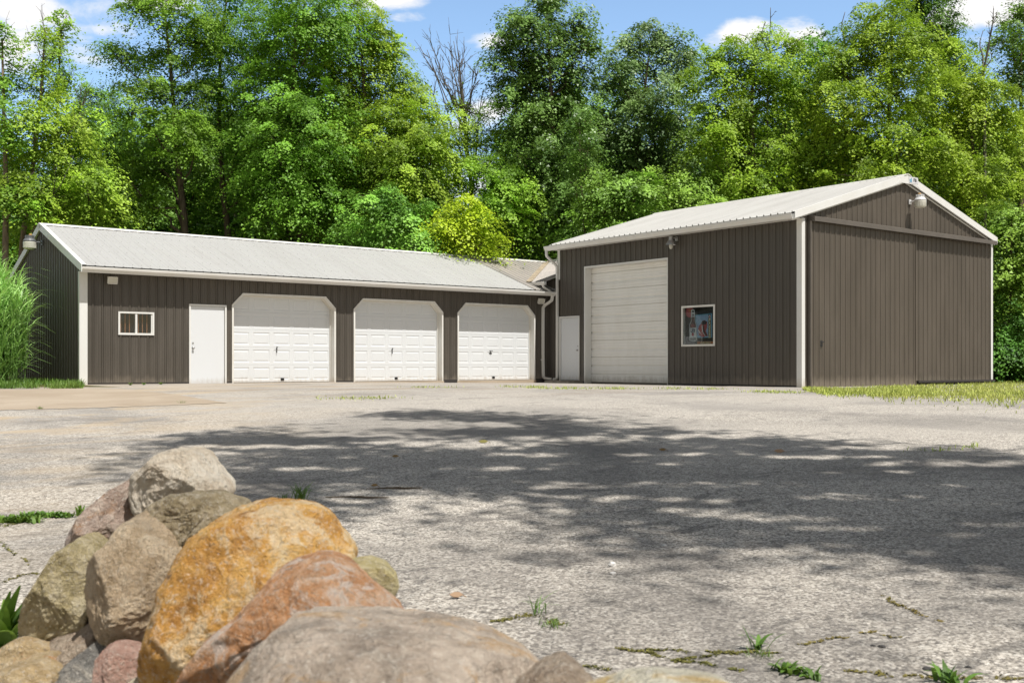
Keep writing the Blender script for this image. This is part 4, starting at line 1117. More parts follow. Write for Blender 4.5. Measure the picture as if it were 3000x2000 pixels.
# ------------------------------------------------------------------ the rock pile
def zz(x, y): return (x*.5102/K, (1280 + y*.5102)/K)                # reading of the enlarged lower left of the photograph
def z3(x, y): return ((900 + x*.5952)/K, (1600 + y*.5952)/K)
from mathutils import noise as mnoise
def boulder(outline, d, T, mat, label, seed, lumps=.05, p=2.4, tilt=.42, facets=8, dy=0):
    """rock with the traced outline as its girth, its own distance d and half thickness T (metres)"""
    o = np.array(outline, float) + np.array([0, dy])
    # resample closed outline smoothly by angle round its centroid
    ar = 0; cx = cy = 0
    for (x0, y0), (x1, y1) in zip(o, np.roll(o, -1, 0)):
        k = x0*y1 - x1*y0; ar += k; cx += (x0+x1)*k; cy += (y0+y1)*k
    cx /= 3*ar; cy /= 3*ar
    th = np.arctan2(-(o[:, 1]-cy), o[:, 0]-cx); rr = np.hypot(o[:, 0]-cx, o[:, 1]-cy)
    ix = np.argsort(th); th = th[ix]; rr = rr[ix]
    NA, NP = 190, 95
    A = np.linspace(-np.pi, np.pi, NA, endpoint=False)
    thp = np.concatenate([th-2*np.pi, th, th+2*np.pi]); rp = np.tile(rr, 3)
    # straight edges between traced points (polar line interpolation), then a light smoothing
    rA = np.empty(NA)
    for i, a in enumerate(A):
        j = np.searchsorted(thp, a); t0, t1, r0, r1 = thp[j-1], thp[j], rp[j-1], rp[j]
        den = r0*math.sin(a-t0) + r1*math.sin(t1-a)
        rA[i] = r0*r1*math.sin(max(t1-t0, 1e-6))/den if den > 1e-6 else (r0+r1)/2
    ker = np.array([1, 3, 5, 3, 1.0]); ker /= ker.sum()
    rA = sum(k*np.roll(rA, s_) for k, s_ in zip(ker, (-2, -1, 0, 1, 2)))
    c = at(cx, cy, d); mpp = d*K/FPX; rA = rA*mpp; rm = rA.mean()
    ph = np.linspace(-1, 1, NP+1)
    V = []
    for w in ph:
        w2 = math.copysign(abs(math.sin(w*math.pi/2)), w)
        s_ = max(0.0, 1-abs(w2)**p)**(1/p)
        for i, a in enumerate(A):
            r = rA[i]*(s_) if s_ > .5 else rm*s_*(1-s_*2) + rA[i]*s_*(s_*2)
            q = c + RT*(math.cos(a)*r) + UP*(math.sin(a)*r) + FW*(w2*T + tilt*math.sin(a)*r)
            V.append(q)
    V = np.array(V)
    off = Vector((seed*7.3, seed*3.1, seed*1.7))
    nr = (V - c)/(np.linalg.norm(V-c, axis=1, keepdims=True)+1e-9)
    disp = np.empty(len(V))
    for i, v in enumerate(V):
        q = Vector(v - c)/max(rm, .05)
        disp[i] = lumps*(mnoise.noise(q*1.6+off)*1.0 + .6*mnoise.noise(q*3.7+off) + .42*mnoise.noise(q*8+off) - .34*max(0, mnoise.noise(q*13+off)-.1) + .24*mnoise.noise(q*24+off))
    # broken faces on the side that looks out of the pile
    rg = np.random.default_rng(seed)
    for k in range(facets):
        n_ = -FW*rg.uniform(.5, 1) + RT*rg.normal(0, .34) + UP*rg.normal(.1, .34); n_ /= np.linalg.norm(n_)
        h = (V - c) @ n_; lim = h.max()*rg.uniform(.62, .84); ex = np.maximum(0, h - lim)
        V = V - n_*(ex*.88)[:, None]
    V = V + nr*(disp*rm)[:, None]
    F = [(i*NA+j, i*NA+(j+1) % NA, (i+1)*NA+(j+1) % NA, (i+1)*NA+j) for i in range(NP) for j in range(NA)]
    ob = np_mesh('boulder', V, F, mat, None, True, origin=c)
    return tag(ob, label, 'boulder', 'boulders of the rock pile')
rk = rockmat
m1 = rk('pale_granite', [(.62,.48,.33), (.84,.73,.58), (.92,.85,.73)], 9, .5, (.30,.22,.14,1))
m2 = rk('olive_slate', [(.20,.155,.085), (.40,.32,.19), (.56,.46,.31)], 9, .4)
m3 = rk('purplish_stone', [(.30,.22,.18), (.48,.36,.29), (.60,.50,.44)], 6, .2, (.1,.07,.06,1), (.46,.28,.17))
m4 = rk('speckled_granite', [(.50,.36,.21), (.76,.58,.38), (.87,.72,.52)], 14, .6, (.10,.07,.05,1))
m5 = rk('mossy_yellow_stone', [(.29,.235,.10), (.60,.50,.28), (.80,.70,.48)], 9, .45, (.09,.07,.03,1))
m6 = rk('ochre_boulder', [(.34,.15,.035), (.66,.33,.075), (.80,.47,.14), (.90,.68,.36)], 7, .45, (.22,.10,.03,1), (.86,.66,.40))
m7 = rk('pink_orange_stone', [(.34,.25,.20), (.68,.32,.13), (.78,.48,.29), (.88,.74,.62)], 10, .45, (.18,.10,.07,1), (.84,.70,.60))
m8 = rk('yellow_cobble', [(.50,.41,.17), (.66,.56,.29), (.74,.66,.41)], 7, .25, (.25,.2,.1,1))
m9 = rk('grey_tan_boulder', [(.31,.255,.205), (.57,.465,.37), (.76,.64,.52)], 6, .3, (.12,.10,.08,1), (.62,.42,.24))
m10 = rk('grey_brown_stone', [(.34,.25,.18), (.50,.39,.29), (.62,.52,.40)], 9, .35)
m11 = rk('cream_stone', [(.52,.47,.35), (.60,.56,.44), (.64,.60,.50)], 3.5, .05, (.4,.3,.15,1), (.52,.36,.14))
m12 = rk('rose_stone', [(.48,.26,.20), (.62,.38,.30), (.72,.52,.43)], 8, .25, (.25,.14,.1,1))
m13 = rk('bluish_stone', [(.15,.15,.14), (.28,.265,.24), (.60,.53,.43)], 7, .25)
m15 = rk('tan_stone', [(.48,.33,.16), (.64,.48,.27), (.74,.60,.38)], 7, .3, (.18,.11,.05,1), (.64,.34,.15))
Z = lambda L: [zz(*q) for q in L]
boulder(Z([(1080,70),(1150,90),(1240,190),(1310,260),(1330,320),(1300,380),(1180,450),(1000,470),(850,450),(790,430),(740,350),(735,310),(760,230),(850,140),(900,90),(980,75)]), 3.55, .24, m1, 'pale granite rock on the very top of the pile', 1, .06)
boulder(Z([(800,450),(870,380),(960,340),(1100,318),(1250,318),(1400,368),(1430,400),(1330,450),(1230,500),(1130,560),(1060,610),(1030,620),(980,590),(880,540)]), 3.2, .2, m2, 'flat olive slab wedged just below the topmost rock', 2, .07, 2.0)
boulder(Z([(800,215),(740,240),(640,300),(540,390),(470,490),(410,580),(430,650),(480,700),(520,725),(620,660),(760,520),(830,400),(850,280)]), 3.62, .22, m3, 'purplish smooth rock behind and left of the top rock', 3, .05)
boulder(Z([(800,435),(700,500),(640,590),(560,680),(500,780),(490,880),(500,980),(540,1060),(620,1130),(740,1165),(880,1175),(1010,1100),(1090,900),(1080,700),(1010,560),(900,470)]), 3.12, .27, m4, 'large speckled tan granite boulder left of the orange boulder, under the slab', 4, .05, 2.2)
boulder(Z([(430,580),(340,650),(270,780),(200,930),(150,1060),(140,1150),(160,1200),(230,1222),(360,1190),(450,1150),(540,1060),(600,900),(580,720),(500,620)]), 3.28, .25, m5, 'yellowish mossy boulder at the left flank of the pile', 5, .06)
boulder(Z([(1420,380),(1600,358),(1750,380),(1860,430),(1920,510),(2000,590),(2042,660),(2030,720),(1960,800),(1800,1000),(1600,1200),(1300,1420),(1050,1520),(900,1480),(885,1380),(892,1250),(910,1080),(950,900),(1000,750),(1060,620),(1150,510),(1250,440)]), 2.82, .30, m6, 'big glowing orange ochre boulder in the middle of the pile', 6, .055, 2.3, .3, 5, 8)
boulder(Z([(1780,690),(1880,700),(1960,750),(2100,850),(2200,920),(2290,980),(2310,1030),(2250,1200),(2000,1420),(1500,1560),(1150,1560),(1020,1480),(1040,1390),(1100,1280),(1180,1170),(1360,1020),(1480,900),(1560,800),(1700,710)]), 2.42, .24, m7, 'pink and orange crystalline rock in front of the big orange boulder', 7, .05, 2.2)
boulder(Z([(2010,715),(2100,700),(2200,730),(2270,800),(2290,870),(2260,935),(2150,960),(2000,900),(1940,800)]), 2.74, .13, m8, 'small round yellow cobble at the right of the orange boulder', 8, .03)
full = lambda L: [(x/K, y/K) for x, y in L]
boulder(full([(827,1800),(893,1790),(1020,1788),(1138,1793),(1317,1820),(1436,1856),(1543,1909),(1600,1960),(1640,2080),(1600,2300),(1400,2450),(1000,2480),(700,2380),(600,2200),(640,2060),(690,1943),(760,1850)]), 2.05, .33, m9, 'large blurred grey tan boulder nearest the camera', 9, .035, 2.4, .2, 5, 22)
boulder(full([(1519,1975),(1590,1930),(1656,1914),(1692,1933),(1733,1981),(1770,2060),(1740,2200),(1600,2260),(1500,2180),(1480,2060)]), 1.95, .13, m10, 'small blurred grey brown rock right of the nearest grey boulder', 10, .07, 2.0, .2, 5, 14)
boulder(full([(1690,2010),(1763,1981),(1852,1951),(1942,1944),(2060,1951),(2150,1969),(2220,2005),(2300,2120),(2250,2300),(2000,2400),(1750,2330),(1640,2180)]), 1.75, .25, m11, 'smooth cream rock with a tan stain at the bottom edge of the picture', 11, .02, 2.4, .1, 3, 46)
boulder(Z([(560,1270),(600,1205),(660,1190),(720,1200),(800,1230),(862,1255),(855,1330),(800,1420),(700,1520),(600,1520),(555,1420)]), 2.86, .14, m12, 'small rose pink rock in the gap below the speckled boulder', 12, .05, 2.0)
boulder(Z([(640,1135),(540,1180),(430,1260),(390,1310),(390,1360),(290,1420),(280,1560),(450,1600),(620,1500),(720,1350),(760,1200)]), 3.05, .17, m13, 'bluish grey rock left of the rose pink one', 13, .07)
boulder(Z([(540,1060),(460,1140),(370,1230),(320,1340),(300,1400),(400,1400),(500,1320),(600,1200),(640,1110)]), 3.15, .16, m10, 'brown rock in shadow under the mossy yellow boulder', 14, .06)
boulder(Z([(250,1275),(140,1285),(50,1315),(0,1345),(-60,1400),(-60,1560),(150,1620),(320,1560),(370,1430),(350,1320)]), 3.05, .22, m15, 'tan rock at the bottom left corner of the pile', 15, .05)
boulder(Z([(140,1140),(80,1160),(30,1200),(-20,1250),(-80,1330),(-20,1400),(100,1400),(250,1350),(360,1270),(340,1190),(230,1160)]), 3.22, .20, m15, 'orange tan rock at the left foot of the pile, under the mossy yellow one', 16, .05)
boulder(Z([(740,1410),(800,1365),(870,1330),(900,1350),(950,1450),(900,1560),(720,1560),(690,1460)]), 2.78, .12, m11, 'small cream rock at the bottom edge below the rose pink one', 17, .06)
boulder(Z([(2120,900),(2190,905),(2260,950),(2318,1015),(2280,1080),(2180,1090),(2080,1020)]), 2.52, .12, m12, 'reddish rock peeking out between the yellow cobble and the grey boulder', 18, .05)
# stones underneath that carry the others
def buried(c, r, mat, label, seed):
    import bmesh
    b = bmesh.new(); bmesh.ops.create_icosphere(b, subdivisions=4, radius=1)
    off = Vector((seed*5.1, seed, 2))
    for v in b.verts: v.co = Vector((v.co.x*r[0], v.co.y*r[1], v.co.z*r[2]))*(1+.12*mnoise.noise(v.co*1.5+off)+.05*mnoise.noise(v.co*4+off))
    for f in b.faces: f.smooth = True
    me = bpy.data.meshes.new('boulder'); b.to_mesh(me); b.free()
    o = link_mesh('boulder', me, mat); o.location = tuple(c); o.rotation_euler.z = seed
    tag(o, label, 'boulder', 'boulders of the rock pile')
def gp(px, py, d, dz=.14):
    p = at(px, py, d); p[2] = float(gz(p[0], p[1])) + dz; return p
for i, (px, d, r) in enumerate(((520, 3.45, (.42,.36,.24)), (330, 3.4, (.34,.32,.22)), (900, 2.9, (.42,.34,.26)), (1150, 2.35, (.40,.34,.26)))):
    buried(gp(px, 1500, d), r, (m13, m10, m4, m9)[i], 'dark rock buried in the core of the pile, mostly hidden', 20+i)
# ------------------------------------------------------------------ trees
DENS = 3.6
def leaf_cloud(C, Rr, nspray, nleaf, leaf, rng, spread=.42, flat=.16, droop=.25, inner=.35):
    """sprays of leaf-sized faces through lobes C (n,3) with radii Rr (n,3) -> verts, faces, per-face random"""
    vol = Rr[:, 0]*Rr[:, 2] + Rr[:, 1]*Rr[:, 2]
    cnt = np.maximum(6, (DENS*nspray*vol/2)).astype(int)
    li = np.repeat(np.arange(len(C)), cnt); n = len(li)
    u = rng.normal(0, 1, (n, 3)); u /= np.linalg.norm(u, axis=1, keepdims=True); u[:, 2] = u[:, 2]*.95 + .08
    rho = rng.uniform(inner**2, 1.12, n)**.5
    S = C[li] + u*Rr[li]*rho[:, None] + rng.normal(0, .24, (n, 3))*Rr[li]
    o = u.copy(); o[:, 2] = 0; o += rng.normal(0, .35, (n, 3))*np.array([1, 1, 0]); o /= np.linalg.norm(o, axis=1, keepdims=True)+1e-6
    lat = np.stack([-o[:, 1], o[:, 0], np.zeros(n)], -1)
    tilt = rng.normal(-.12, .28, n)
    sz = rng.uniform(.55, 1.65, n); tone = rng.uniform(0, 1, n)
    k = nleaf; N = n*k; si = np.repeat(np.arange(n), k)
    # a spray is a drooping fan along a twig: long outwards, narrow across, with a few side shoots
    a = rng.normal(.15, 1, N)*spread*1.25*sz[si]
    b = rng.normal(0, 1, N)*spread*.62*sz[si]*np.clip(1.1 - .3*a/spread, .3, 1.6)
    b += .35*a*np.sign(rng.normal(0, 1, N))*(rng.uniform(0, 1, N) < .35)
    c = rng.normal(0, 1, N)*flat*sz[si]
    P = S[si] + o[si]*a[:, None] + lat[si]*b[:, None]
    P[:, 2] += c + tilt[si]*a - droop*(a*a + b*b)/np.maximum(spread, .1)
    nr = np.stack([np.zeros(N), np.zeros(N), np.ones(N)], -1) + o[si]*(.40 + .35*np.clip(a/spread, -1, 2))[:, None] + rng.normal(0, .38, (N, 3)) + np.array([0, -.25, 0])
    nr /= np.linalg.norm(nr, axis=1, keepdims=True)
    t = rng.normal(0, 1, (N, 3)) + o[si]*.6 - np.array([0, 0, .5]); t -= nr*np.sum(t*nr, 1, keepdims=True); t /= np.linalg.norm(t, axis=1, keepdims=True)+1e-6
    s = np.cross(nr, t)
    L = (leaf*rng.uniform(.6, 1.35, N))[:, None]
    V = np.stack([P + s*L*.42 - t*L*.42, P + t*L*.62, P - s*L*.42 - t*L*.30], 1).reshape(-1, 3)
    F = np.arange(3*N).reshape(-1, 3)
    rnd = np.clip(.8*tone[si] + .2*rng.uniform(0, 1, N), 0, 1)
    return V, F, rnd

def limb_pts(a, b, rng, sag=.12, n=5):
    a = np.asarray(a, float); b = np.asarray(b, float); L = np.linalg.norm(b-a)
    t = np.linspace(0, 1, n)[:, None]
    p = a + (b-a)*t; p[:, 2] += (np.sin(t[:, 0]*np.pi)*-.10*L*rng.uniform(-.3, 1))
    p[1:-1] += rng.normal(0, .035*L, (n-2, 3))
    return p

def tree(kind, trunk, lobes, d, leafmat, label, cat='tree', seed=1, group=None, r0=.2, nspray=11, nleaf=145, leaf=.096, spread=.27, flat=.07, barkm='bark', dd=1.0, twigs=0, droop=.25, stems=None, inner=.35):
    """trunk: picture points from the foot up; lobes: (x, y, rx, ry) of the crown's clumps, given real depth round d"""
    rng = np.random.default_rng(seed)
    base = at(trunk[0][0], trunk[0][1], d); foot = base.copy(); foot[2] = float(gz(base[0], base[1]))
    tp = [at(x, y, d) for x, y in trunk]
    tp = [foot - UP*.2] + tp
    root = empty(kind, foot, label, cat, group)
    C = []; RR = []
    for (x, y, rx, ry) in lobes:
        m = d*K/FPX
        c = at(x, y, d + rng.uniform(-1, 1)*dd*rx*m*1.1)
        C.append(c); RR.append((rx*m*1.0, rx*m*.95, ry*m*1.0))
    C = np.array(C); RR = np.array(RR)
    # trunk and limbs
    m = MB(); tp = smooth_path(tp, 2)
    zt = np.array([p[2] for p in tp]); H = max(zt[-1]-zt[0], .5)
    m.tube(tp, [r0*(1-.82*(z-zt[0])/H)*(1.35 if i == 0 else 1) for i, z in enumerate(zt)], 8)
    for c, r in zip(C, RR):
        hd = np.hypot(c[0]-np.interp(c[2], zt, [p[0] for p in tp]), c[1]-np.interp(c[2], zt, [p[1] for p in tp]))
        za = min(max(c[2] - .9*hd - .3*r[2], zt[0]+H*.15), zt[-1])
        a = np.array([np.interp(za, zt, [p[i] for p in tp]) for i in range(3)])
        ra = max(.02, r0*(1-.82*(za-zt[0])/H)*.5)
        p = limb_pts(a, c, rng); m.tube(p, np.linspace(ra, max(.012, ra*.25), len(p)), 5)
        for _ in range(6):
            u = rng.normal(0, 1, 3); u /= np.linalg.norm(u); u[2] = abs(u[2])*.6
            s_ = p[rng.integers(2, len(p))]
            q = limb_pts(s_, c + u*r*rng.uniform(.6, .98), rng, n=4); m.tube(q, np.linspace(max(.012, ra*.28), .005, 4), 4)
    if twigs:
        tw = m
        for _ in range(twigs):
            i = rng.integers(0, len(C)); c = C[i]; r = RR[i]
            u = np.array([rng.normal(0, .5), rng.normal(0, .5), rng.uniform(.6, 1.1)])
            e = c + u*r*1.25
            p = limb_pts(c, e, rng, n=5); tw.tube(p, np.linspace(.02, .006, 5), 4, 1)
            for _k in range(3):
                s_ = p[rng.integers(2, 5)]; tw.tube([s_, s_ + (e-c)*.22 + rng.normal(0, .12, 3)], [.007, .004], 4, 1)
    m.build('trunk', [M[barkm], M['dead']], root, True)
    V, F, rnd = leaf_cloud(C, RR, nspray, nleaf, leaf, rng, spread, flat, droop, inner)
    np_mesh('crown', V, F, M[leafmat], root, False, None, rnd)
    return root

FR = 'trees of the front row behind the buildings'
A = dict(group=FR)
# left edge: slender vine-hung trees
tree('slender_tree', [(12, 600), (14, 420), (8, 250), (5, 90)], [(6,95,26,60),(12,200,38,55),(30,285,48,60),(10,380,50,60),(40,450,55,50)], 38, 'light', 'slender half bare tree at the left picture edge with a leafy spire', seed=1, r0=.16, nspray=8, twigs=14, leaf=.10, barkm='bark_pale', **A)
tree('slender_tree', [(46, 600), (62, 470), (88, 300), (104, 70)], [(104,80,15,45),(103,140,28,40),(100,205,42,45),(78,270,60,50),(110,340,75,60),(150,300,40,40),(60,420,65,55),(120,450,70,50)], 39, 'light', 'slender tree with a narrow dark spire above the reeds, second from the left', seed=2, r0=.15, nspray=8, twigs=22, leaf=.10, barkm='bark_pale', **A)
tree('slender_tree', [(105, 560), (128, 380), (140, 60)], [(142,72,16,40),(136,130,22,40),(150,205,32,45),(185,250,30,40),(165,330,45,45)], 41, 'light', 'thin spired tree with bare grey twigs, right of the dark spired one', seed=3, r0=.11, nspray=7, twigs=34, leaf=.10, **A)
tree('young_maple', [(210, 540), (205, 470), (195, 380)], [(150,430,70,60),(190,500,80,50),(120,520,70,40),(215,420,55,50),(60,540,60,40)], 40, 'light', 'low light green bushy tree above the left end of the garage roof', seed=4, r0=.12, nspray=10, **A)
tree('forest_tree', [(235, 540), (235, 400), (225, 250)], [(225,235,60,50),(270,270,60,50),(200,300,50,60),(250,350,85,65),(300,330,60,60),(230,430,80,60),(300,430,70,60)], 52, 'deep', 'dark dense rounded tree standing back between the spires and the big left maple', seed=5, r0=.22, nspray=9, leaf=.09, **A)
# big maples left of centre
tree('maple_tree', [(427, 540), (415, 430), (405, 330), (396, 200), (380, 40)],
     [(385,-30,70,50),(310,15,50,32),(420,40,90,50),(262,118,34,24),(320,140,62,30),(400,130,80,40),(470,110,60,50),(345,205,70,34),(445,215,75,45),(300,255,50,26),(385,285,70,40),(330,330,75,40),(450,330,55,45),(370,395,80,40),(270,390,45,30),(340,455,45,26)],
     43, 'maple', 'tall open maple with layered branches reaching out to the left over the garage', seed=6, r0=.22, nspray=10, **A)
tree('maple_tree', [(527, 545), (510, 430), (503, 300), (505, 120), (520, 0)],
     [(525,-10,70,60),(500,95,60,50),(560,130,60,55),(495,190,50,45),(545,235,65,50),(500,300,45,40),(560,330,60,45),(575,425,40,30)],
     45, 'maple', 'tall narrow maple with twin dark trunks right of the layered maple', seed=7, r0=.2, nspray=10, **A)
tree('maple_tree', [(660, 545), (665, 400), (672, 250), (680, 60)],
     [(700,5,110,60),(640,60,80,60),(730,80,90,60),(620,140,75,55),(690,165,95,60),(640,225,95,60),(720,260,100,60),(620,300,80,50),(690,345,110,60),(610,390,80,50),(740,400,85,55),(660,440,100,50),(720,490,100,45),(610,500,70,45)],
     43, 'maple', 'largest bright green maple, its crown running out of the top of the picture', seed=8, r0=.26, nspray=10.5, **A)
tree('maple_tree', [(850, 545), (850, 420), (840, 280), (830, 100)],
     [(815,40,60,50),(862,70,34,40),(835,110,85,55),(900,115,36,32),(790,170,80,60),(890,180,75,50),(940,215,45,40),(830,240,100,60),(920,270,75,50),(970,260,34,40),(800,310,90,60),(900,345,95,55),(965,340,45,40),(830,400,100,55),(920,430,80,50),(800,480,90,45),(880,510,90,40)],
     44, 'maple_y', 'broad yellow green maple with a sloping right edge beside the open sky', seed=9, r0=.24, nspray=10.5, **A)
# the bare snag with a vine
def bare_tree(kind, trunk, tops, d, label, seed, r0=.12, split=.5, matn='dead', fine=5):
    rng = np.random.default_rng(seed)
    tp = [at(x, y, d) for x, y in trunk]; foot = tp[0].copy(); foot[2] = float(gz(foot[0], foot[1]))
    root = empty(kind, foot, label, 'tree', FR)
    m = MB(); path = smooth_path([foot]+tp, 2); m.tube(path, np.linspace(r0, r0*.55, len(path)), 7)
    top = tp[-1]
    for (x, y) in tops:
        e = at(x, y, d + rng.uniform(-1, 1))
        s_ = path[-1 - rng.integers(0, max(1, int(len(path)*split)))]
        p = [s_, s_*.6 + e*.4 + np.array([0, 0, -.05])*np.linalg.norm(e-s_)*rng.uniform(.2, 1), s_*.25 + e*.75 + rng.normal(0, .1, 3), e]
        p = smooth_path(p, 1); L = np.linalg.norm(e-s_)
        m.tube(p, np.linspace(r0*.5, .012, len(p)), 5)
        for _ in range(fine):
            i = rng.integers(1, len(p)-1); g = p[-1]-p[0]; g = g/np.linalg.norm(g)
            dr = g + rng.normal(0, .5, 3)*np.array([1, 1, .5]); dr /= np.linalg.norm(dr); l2 = L*rng.uniform(.07, .24)
            q = limb_pts(p[i], p[i]+dr*l2, rng, n=4); m.tube(q, np.linspace(.015, .006, 4), 4)
            for _k in range(3):
                j = rng.integers(1, 4); dr2 = dr + rng.normal(0, .5, 3); dr2 /= np.linalg.norm(dr2)
                m.tube([q[j], q[j] + dr2*l2*rng.uniform(.25, .5)], [.009, .005], 4)
    m.build('trunk', M[matn], root, True)
    return root
bare_tree('dead_tree', [(1088, 560), (1084, 420), (1072, 330), (1062, 250)], [(974,130),(988,96),(1000,140),(1014,190),(1030,130),(1042,95),(1054,118),(1070,150),(1090,155),(1102,185),(1114,225),(990,205),(1118,270),(981,115),(1036,112),(1049,98),(1060,135),(1098,165),(1008,165),(1110,205)], 45, 'leafless grey dead tree standing against the sky in the gap', 21, .075, .6, 'dead', 10)
bare_tree('dead_tree', [(1940, 330), (1938, 200), (1940, 120)], [(1941,28),(1925,160),(1950,90)], 43.2, 'pale straight dead pole above the yellow green maples', 22, .07, .2, 'bark_pale', 1)
bare_tree('dead_tree', [(2262, 330), (2260, 220), (2258, 160)], [(2258,70),(2290,35),(2282,20),(2275,120),(2244,180)], 43, 'dark forked dead snag near the right picture edge', 23, .08, .3, 'dead', 2)
bare_tree('dead_tree', [(1762, 240), (1764, 160), (1768, 110)], [(1770,18),(1756,55),(1792,70),(1700,80),(1722,130),(1805,140),(1868,75)], 43.5, 'thin dead treetop poking out above the middle maples', 24, .05, .4, 'dead', 3)
# the small trees in the middle
tree('vine_clump', [(1085, 560), (1080, 440), (1070, 330)], [(1068,240,28,26),(1055,285,42,34),(1095,290,30,36),(1040,330,50,30),(1090,350,55,36),(1120,330,30,40)], 44.4, 'light', 'vine leaves climbing the foot of the grey dead tree', 'vine', 31, None, .06, 8, 150, .08)
tree('young_maple', [(985, 560), (985, 450), (990, 340)], [(985,310,50,34),(950,350,55,36),(1010,370,60,40),(950,420,75,45),(1020,440,65,40),(930,480,80,40),(990,500,70,36)], 42, 'light', 'light green young tree left of the dead tree, behind the garage roof', seed=32, r0=.12, nspray=10.5, **A)
tree('young_maple', [(1140, 560), (1140, 470), (1135, 380)], [(1120,370,60,34),(1160,400,60,36),(1110,430,70,40),(1180,450,70,40),(1220,490,55,36),(1140,490,80,40),(1200,535,65,34)], 42.5, 'light', 'light green young tree between the dead tree and the dark oak', seed=33, r0=.11, nspray=10.5, **A)
tree('young_maple', [(1060, 590), (1058, 540), (1056, 490)], [(1072,462,26,18),(1045,485,34,20),(1090,492,30,20),(1020,512,34,20),(1066,518,50,22),(1112,520,26,18),(1000,545,34,18),(1050,552,50,22),(1115,552,44,22),(1080,580,70,20)], 38, 'yellow', 'small yellow tree glowing just behind the garage ridge', seed=34, r0=.07, nspray=16, leaf=.09, **A)
tree('young_maple', [(880, 590), (885, 530), (890, 470)], [(860,460,60,40),(930,500,60,36),(880,540,90,36),(800,540,70,30),(960,560,60,28)], 39, 'under', 'low dark green tree right behind the middle of the garage ridge', seed=35, r0=.09, nspray=13, **A)
# oaks right of the gap
tree('oak_tree', [(1272, 590), (1275, 430), (1268, 280), (1258, 40)],
     [(1258,5,52,40),(1185,48,38,30),(1222,70,50,36),(1330,45,40,28),(1300,90,55,38),(1352,100,26,26),(1175,100,42,28),(1240,130,70,45),(1152,150,30,20),(1320,160,50,36),(1195,190,60,40),(1275,205,80,45),(1170,235,36,24),(1230,265,75,45),(1320,250,50,40),(1190,300,45,34),(1285,320,75,45),(1235,365,70,45),(1310,390,60,45),(1260,440,75,45),(1300,490,70,45),(1240,520,60,40)],
     44, 'oak', 'tall dark green oak with a knobbly crown right of the sky gap', seed=41, r0=.24, nspray=11, spread=.26, flat=.10, leaf=.11, **A)
tree('oak_tree', [(1450, 560), (1455, 430), (1470, 300), (1490, 130)],
     [(1500,75,40,28),(1450,105,42,30),(1540,95,38,30),(1572,120,28,34),(1410,160,48,34),(1480,150,60,38),(1560,175,42,40),(1430,220,60,40),(1510,225,70,42),(1400,285,45,38),(1470,300,75,45),(1560,280,50,45),(1420,360,65,45),(1510,375,75,45),(1575,370,40,45)],
     47, 'oak_grey', 'dull greyish green oak with a rounded top left of the yellow green maples', seed=42, r0=.22, nspray=10, spread=.26, flat=.10, leaf=.11, **A)
tree('slender_tree', [(1343, 540), (1340, 470), (1332, 400), (1332, 300)], [(1335,285,40,36),(1350,350,40,34),(1310,420,36,28)], 41, 'oak', 'pale slender leaning trunk in front of the dark oak', seed=43, r0=.10, nspray=9, barkm='bark_pale', **A)
tree('young_oak', [(1420, 580), (1420, 500), (1425, 430)], [(1400,430,60,40),(1460,440,70,40),(1380,490,60,40),(1450,505,80,45),(1400,550,70,36),(1330,560,60,34)], 40.5, 'under', 'leafy dark understory tree above the far corner of the barn roof', seed=44, r0=.1, nspray=12, **A)
tree('young_oak', [(1560, 560), (1560, 480), (1560, 420)], [(1540,440,65,40),(1600,450,60,45),(1520,500,70,36),(1600,510,70,36)], 41, 'under', 'leafy green understory tree behind the low end of the barn ridge', seed=45, r0=.1, nspray=12, **A)
# yellow green maples behind the barn
tree('maple_tree', [(1735, 500), (1732, 380), (1725, 240), (1735, 110)],
     [(1765,95,42,30),(1700,125,52,34),(1650,120,38,26),(1745,150,70,38),(1820,120,45,40),(1640,175,52,36),(1700,205,75,42),(1790,200,70,45),(1620,245,50,36),(1680,275,80,45),(1770,280,85,48),(1850,240,40,45),(1630,330,70,42),(1720,355,90,48),(1810,360,75,48),(1660,410,85,45),(1760,430,90,48),(1700,470,90,36)],
     43, 'maple_y', 'broad yellow green maple behind the middle of the barn ridge', seed=51, r0=.22, nspray=10.5, **A)
tree('maple_tree', [(2040, 430), (2040, 300), (2045, 180), (2050, 60)],
     [(2040,40,50,50),(1975,90,48,50),(2020,115,65,50),(2085,105,55,60),(1925,150,42,42),(1975,185,70,48),(2070,190,80,52),(1920,230,55,45),(2000,260,85,52),(2110,270,75,52),(1900,310,60,45),(1960,335,75,48),(2060,345,90,50),(2140,350,55,50),(1910,400,75,42),(2000,410,85,42)],
     42, 'maple_y', 'tall bright yellow green maple behind the barn peak', seed=52, r0=.22, nspray=10.5, **A)
tree('maple_tree', [(1870, 480), (1872, 350), (1875, 200)],
     [(1890,100,48,40),(1850,170,45,45),(1895,170,45,45),(1865,260,60,50),(1880,350,65,50),(1860,430,65,45)],
     46, 'maple', 'greener maple standing between the two yellow green maples behind the barn', seed=53, r0=.18, nspray=10, **A)
tree('forest_tree', [(2140, 430), (2140, 250), (2130, 60)], [(2130,-5,55,50),(2090,20,50,40),(2160,50,45,50),(2120,90,70,50),(2170,130,45,50),(2150,200,60,50)], 50, 'deep', 'dark green treetop rising behind the barn peak maple', seed=54, r0=.2, nspray=10, **A)
tree('maple_tree', [(2235, 480), (2235, 350), (2225, 220)],
     [(2185,110,34,34),(2215,150,40,34),(2200,200,60,45),(2265,195,45,45),(2240,265,75,50),(2310,260,45,50),(2190,315,55,45),(2260,340,80,50),(2200,395,70,45),(2290,410,70,48),(2240,460,80,45),(2180,470,50,40)],
     43.5, 'maple_y', 'yellow green maple around the forked snag right of the barn peak', seed=55, r0=.2, nspray=10.5, **A)
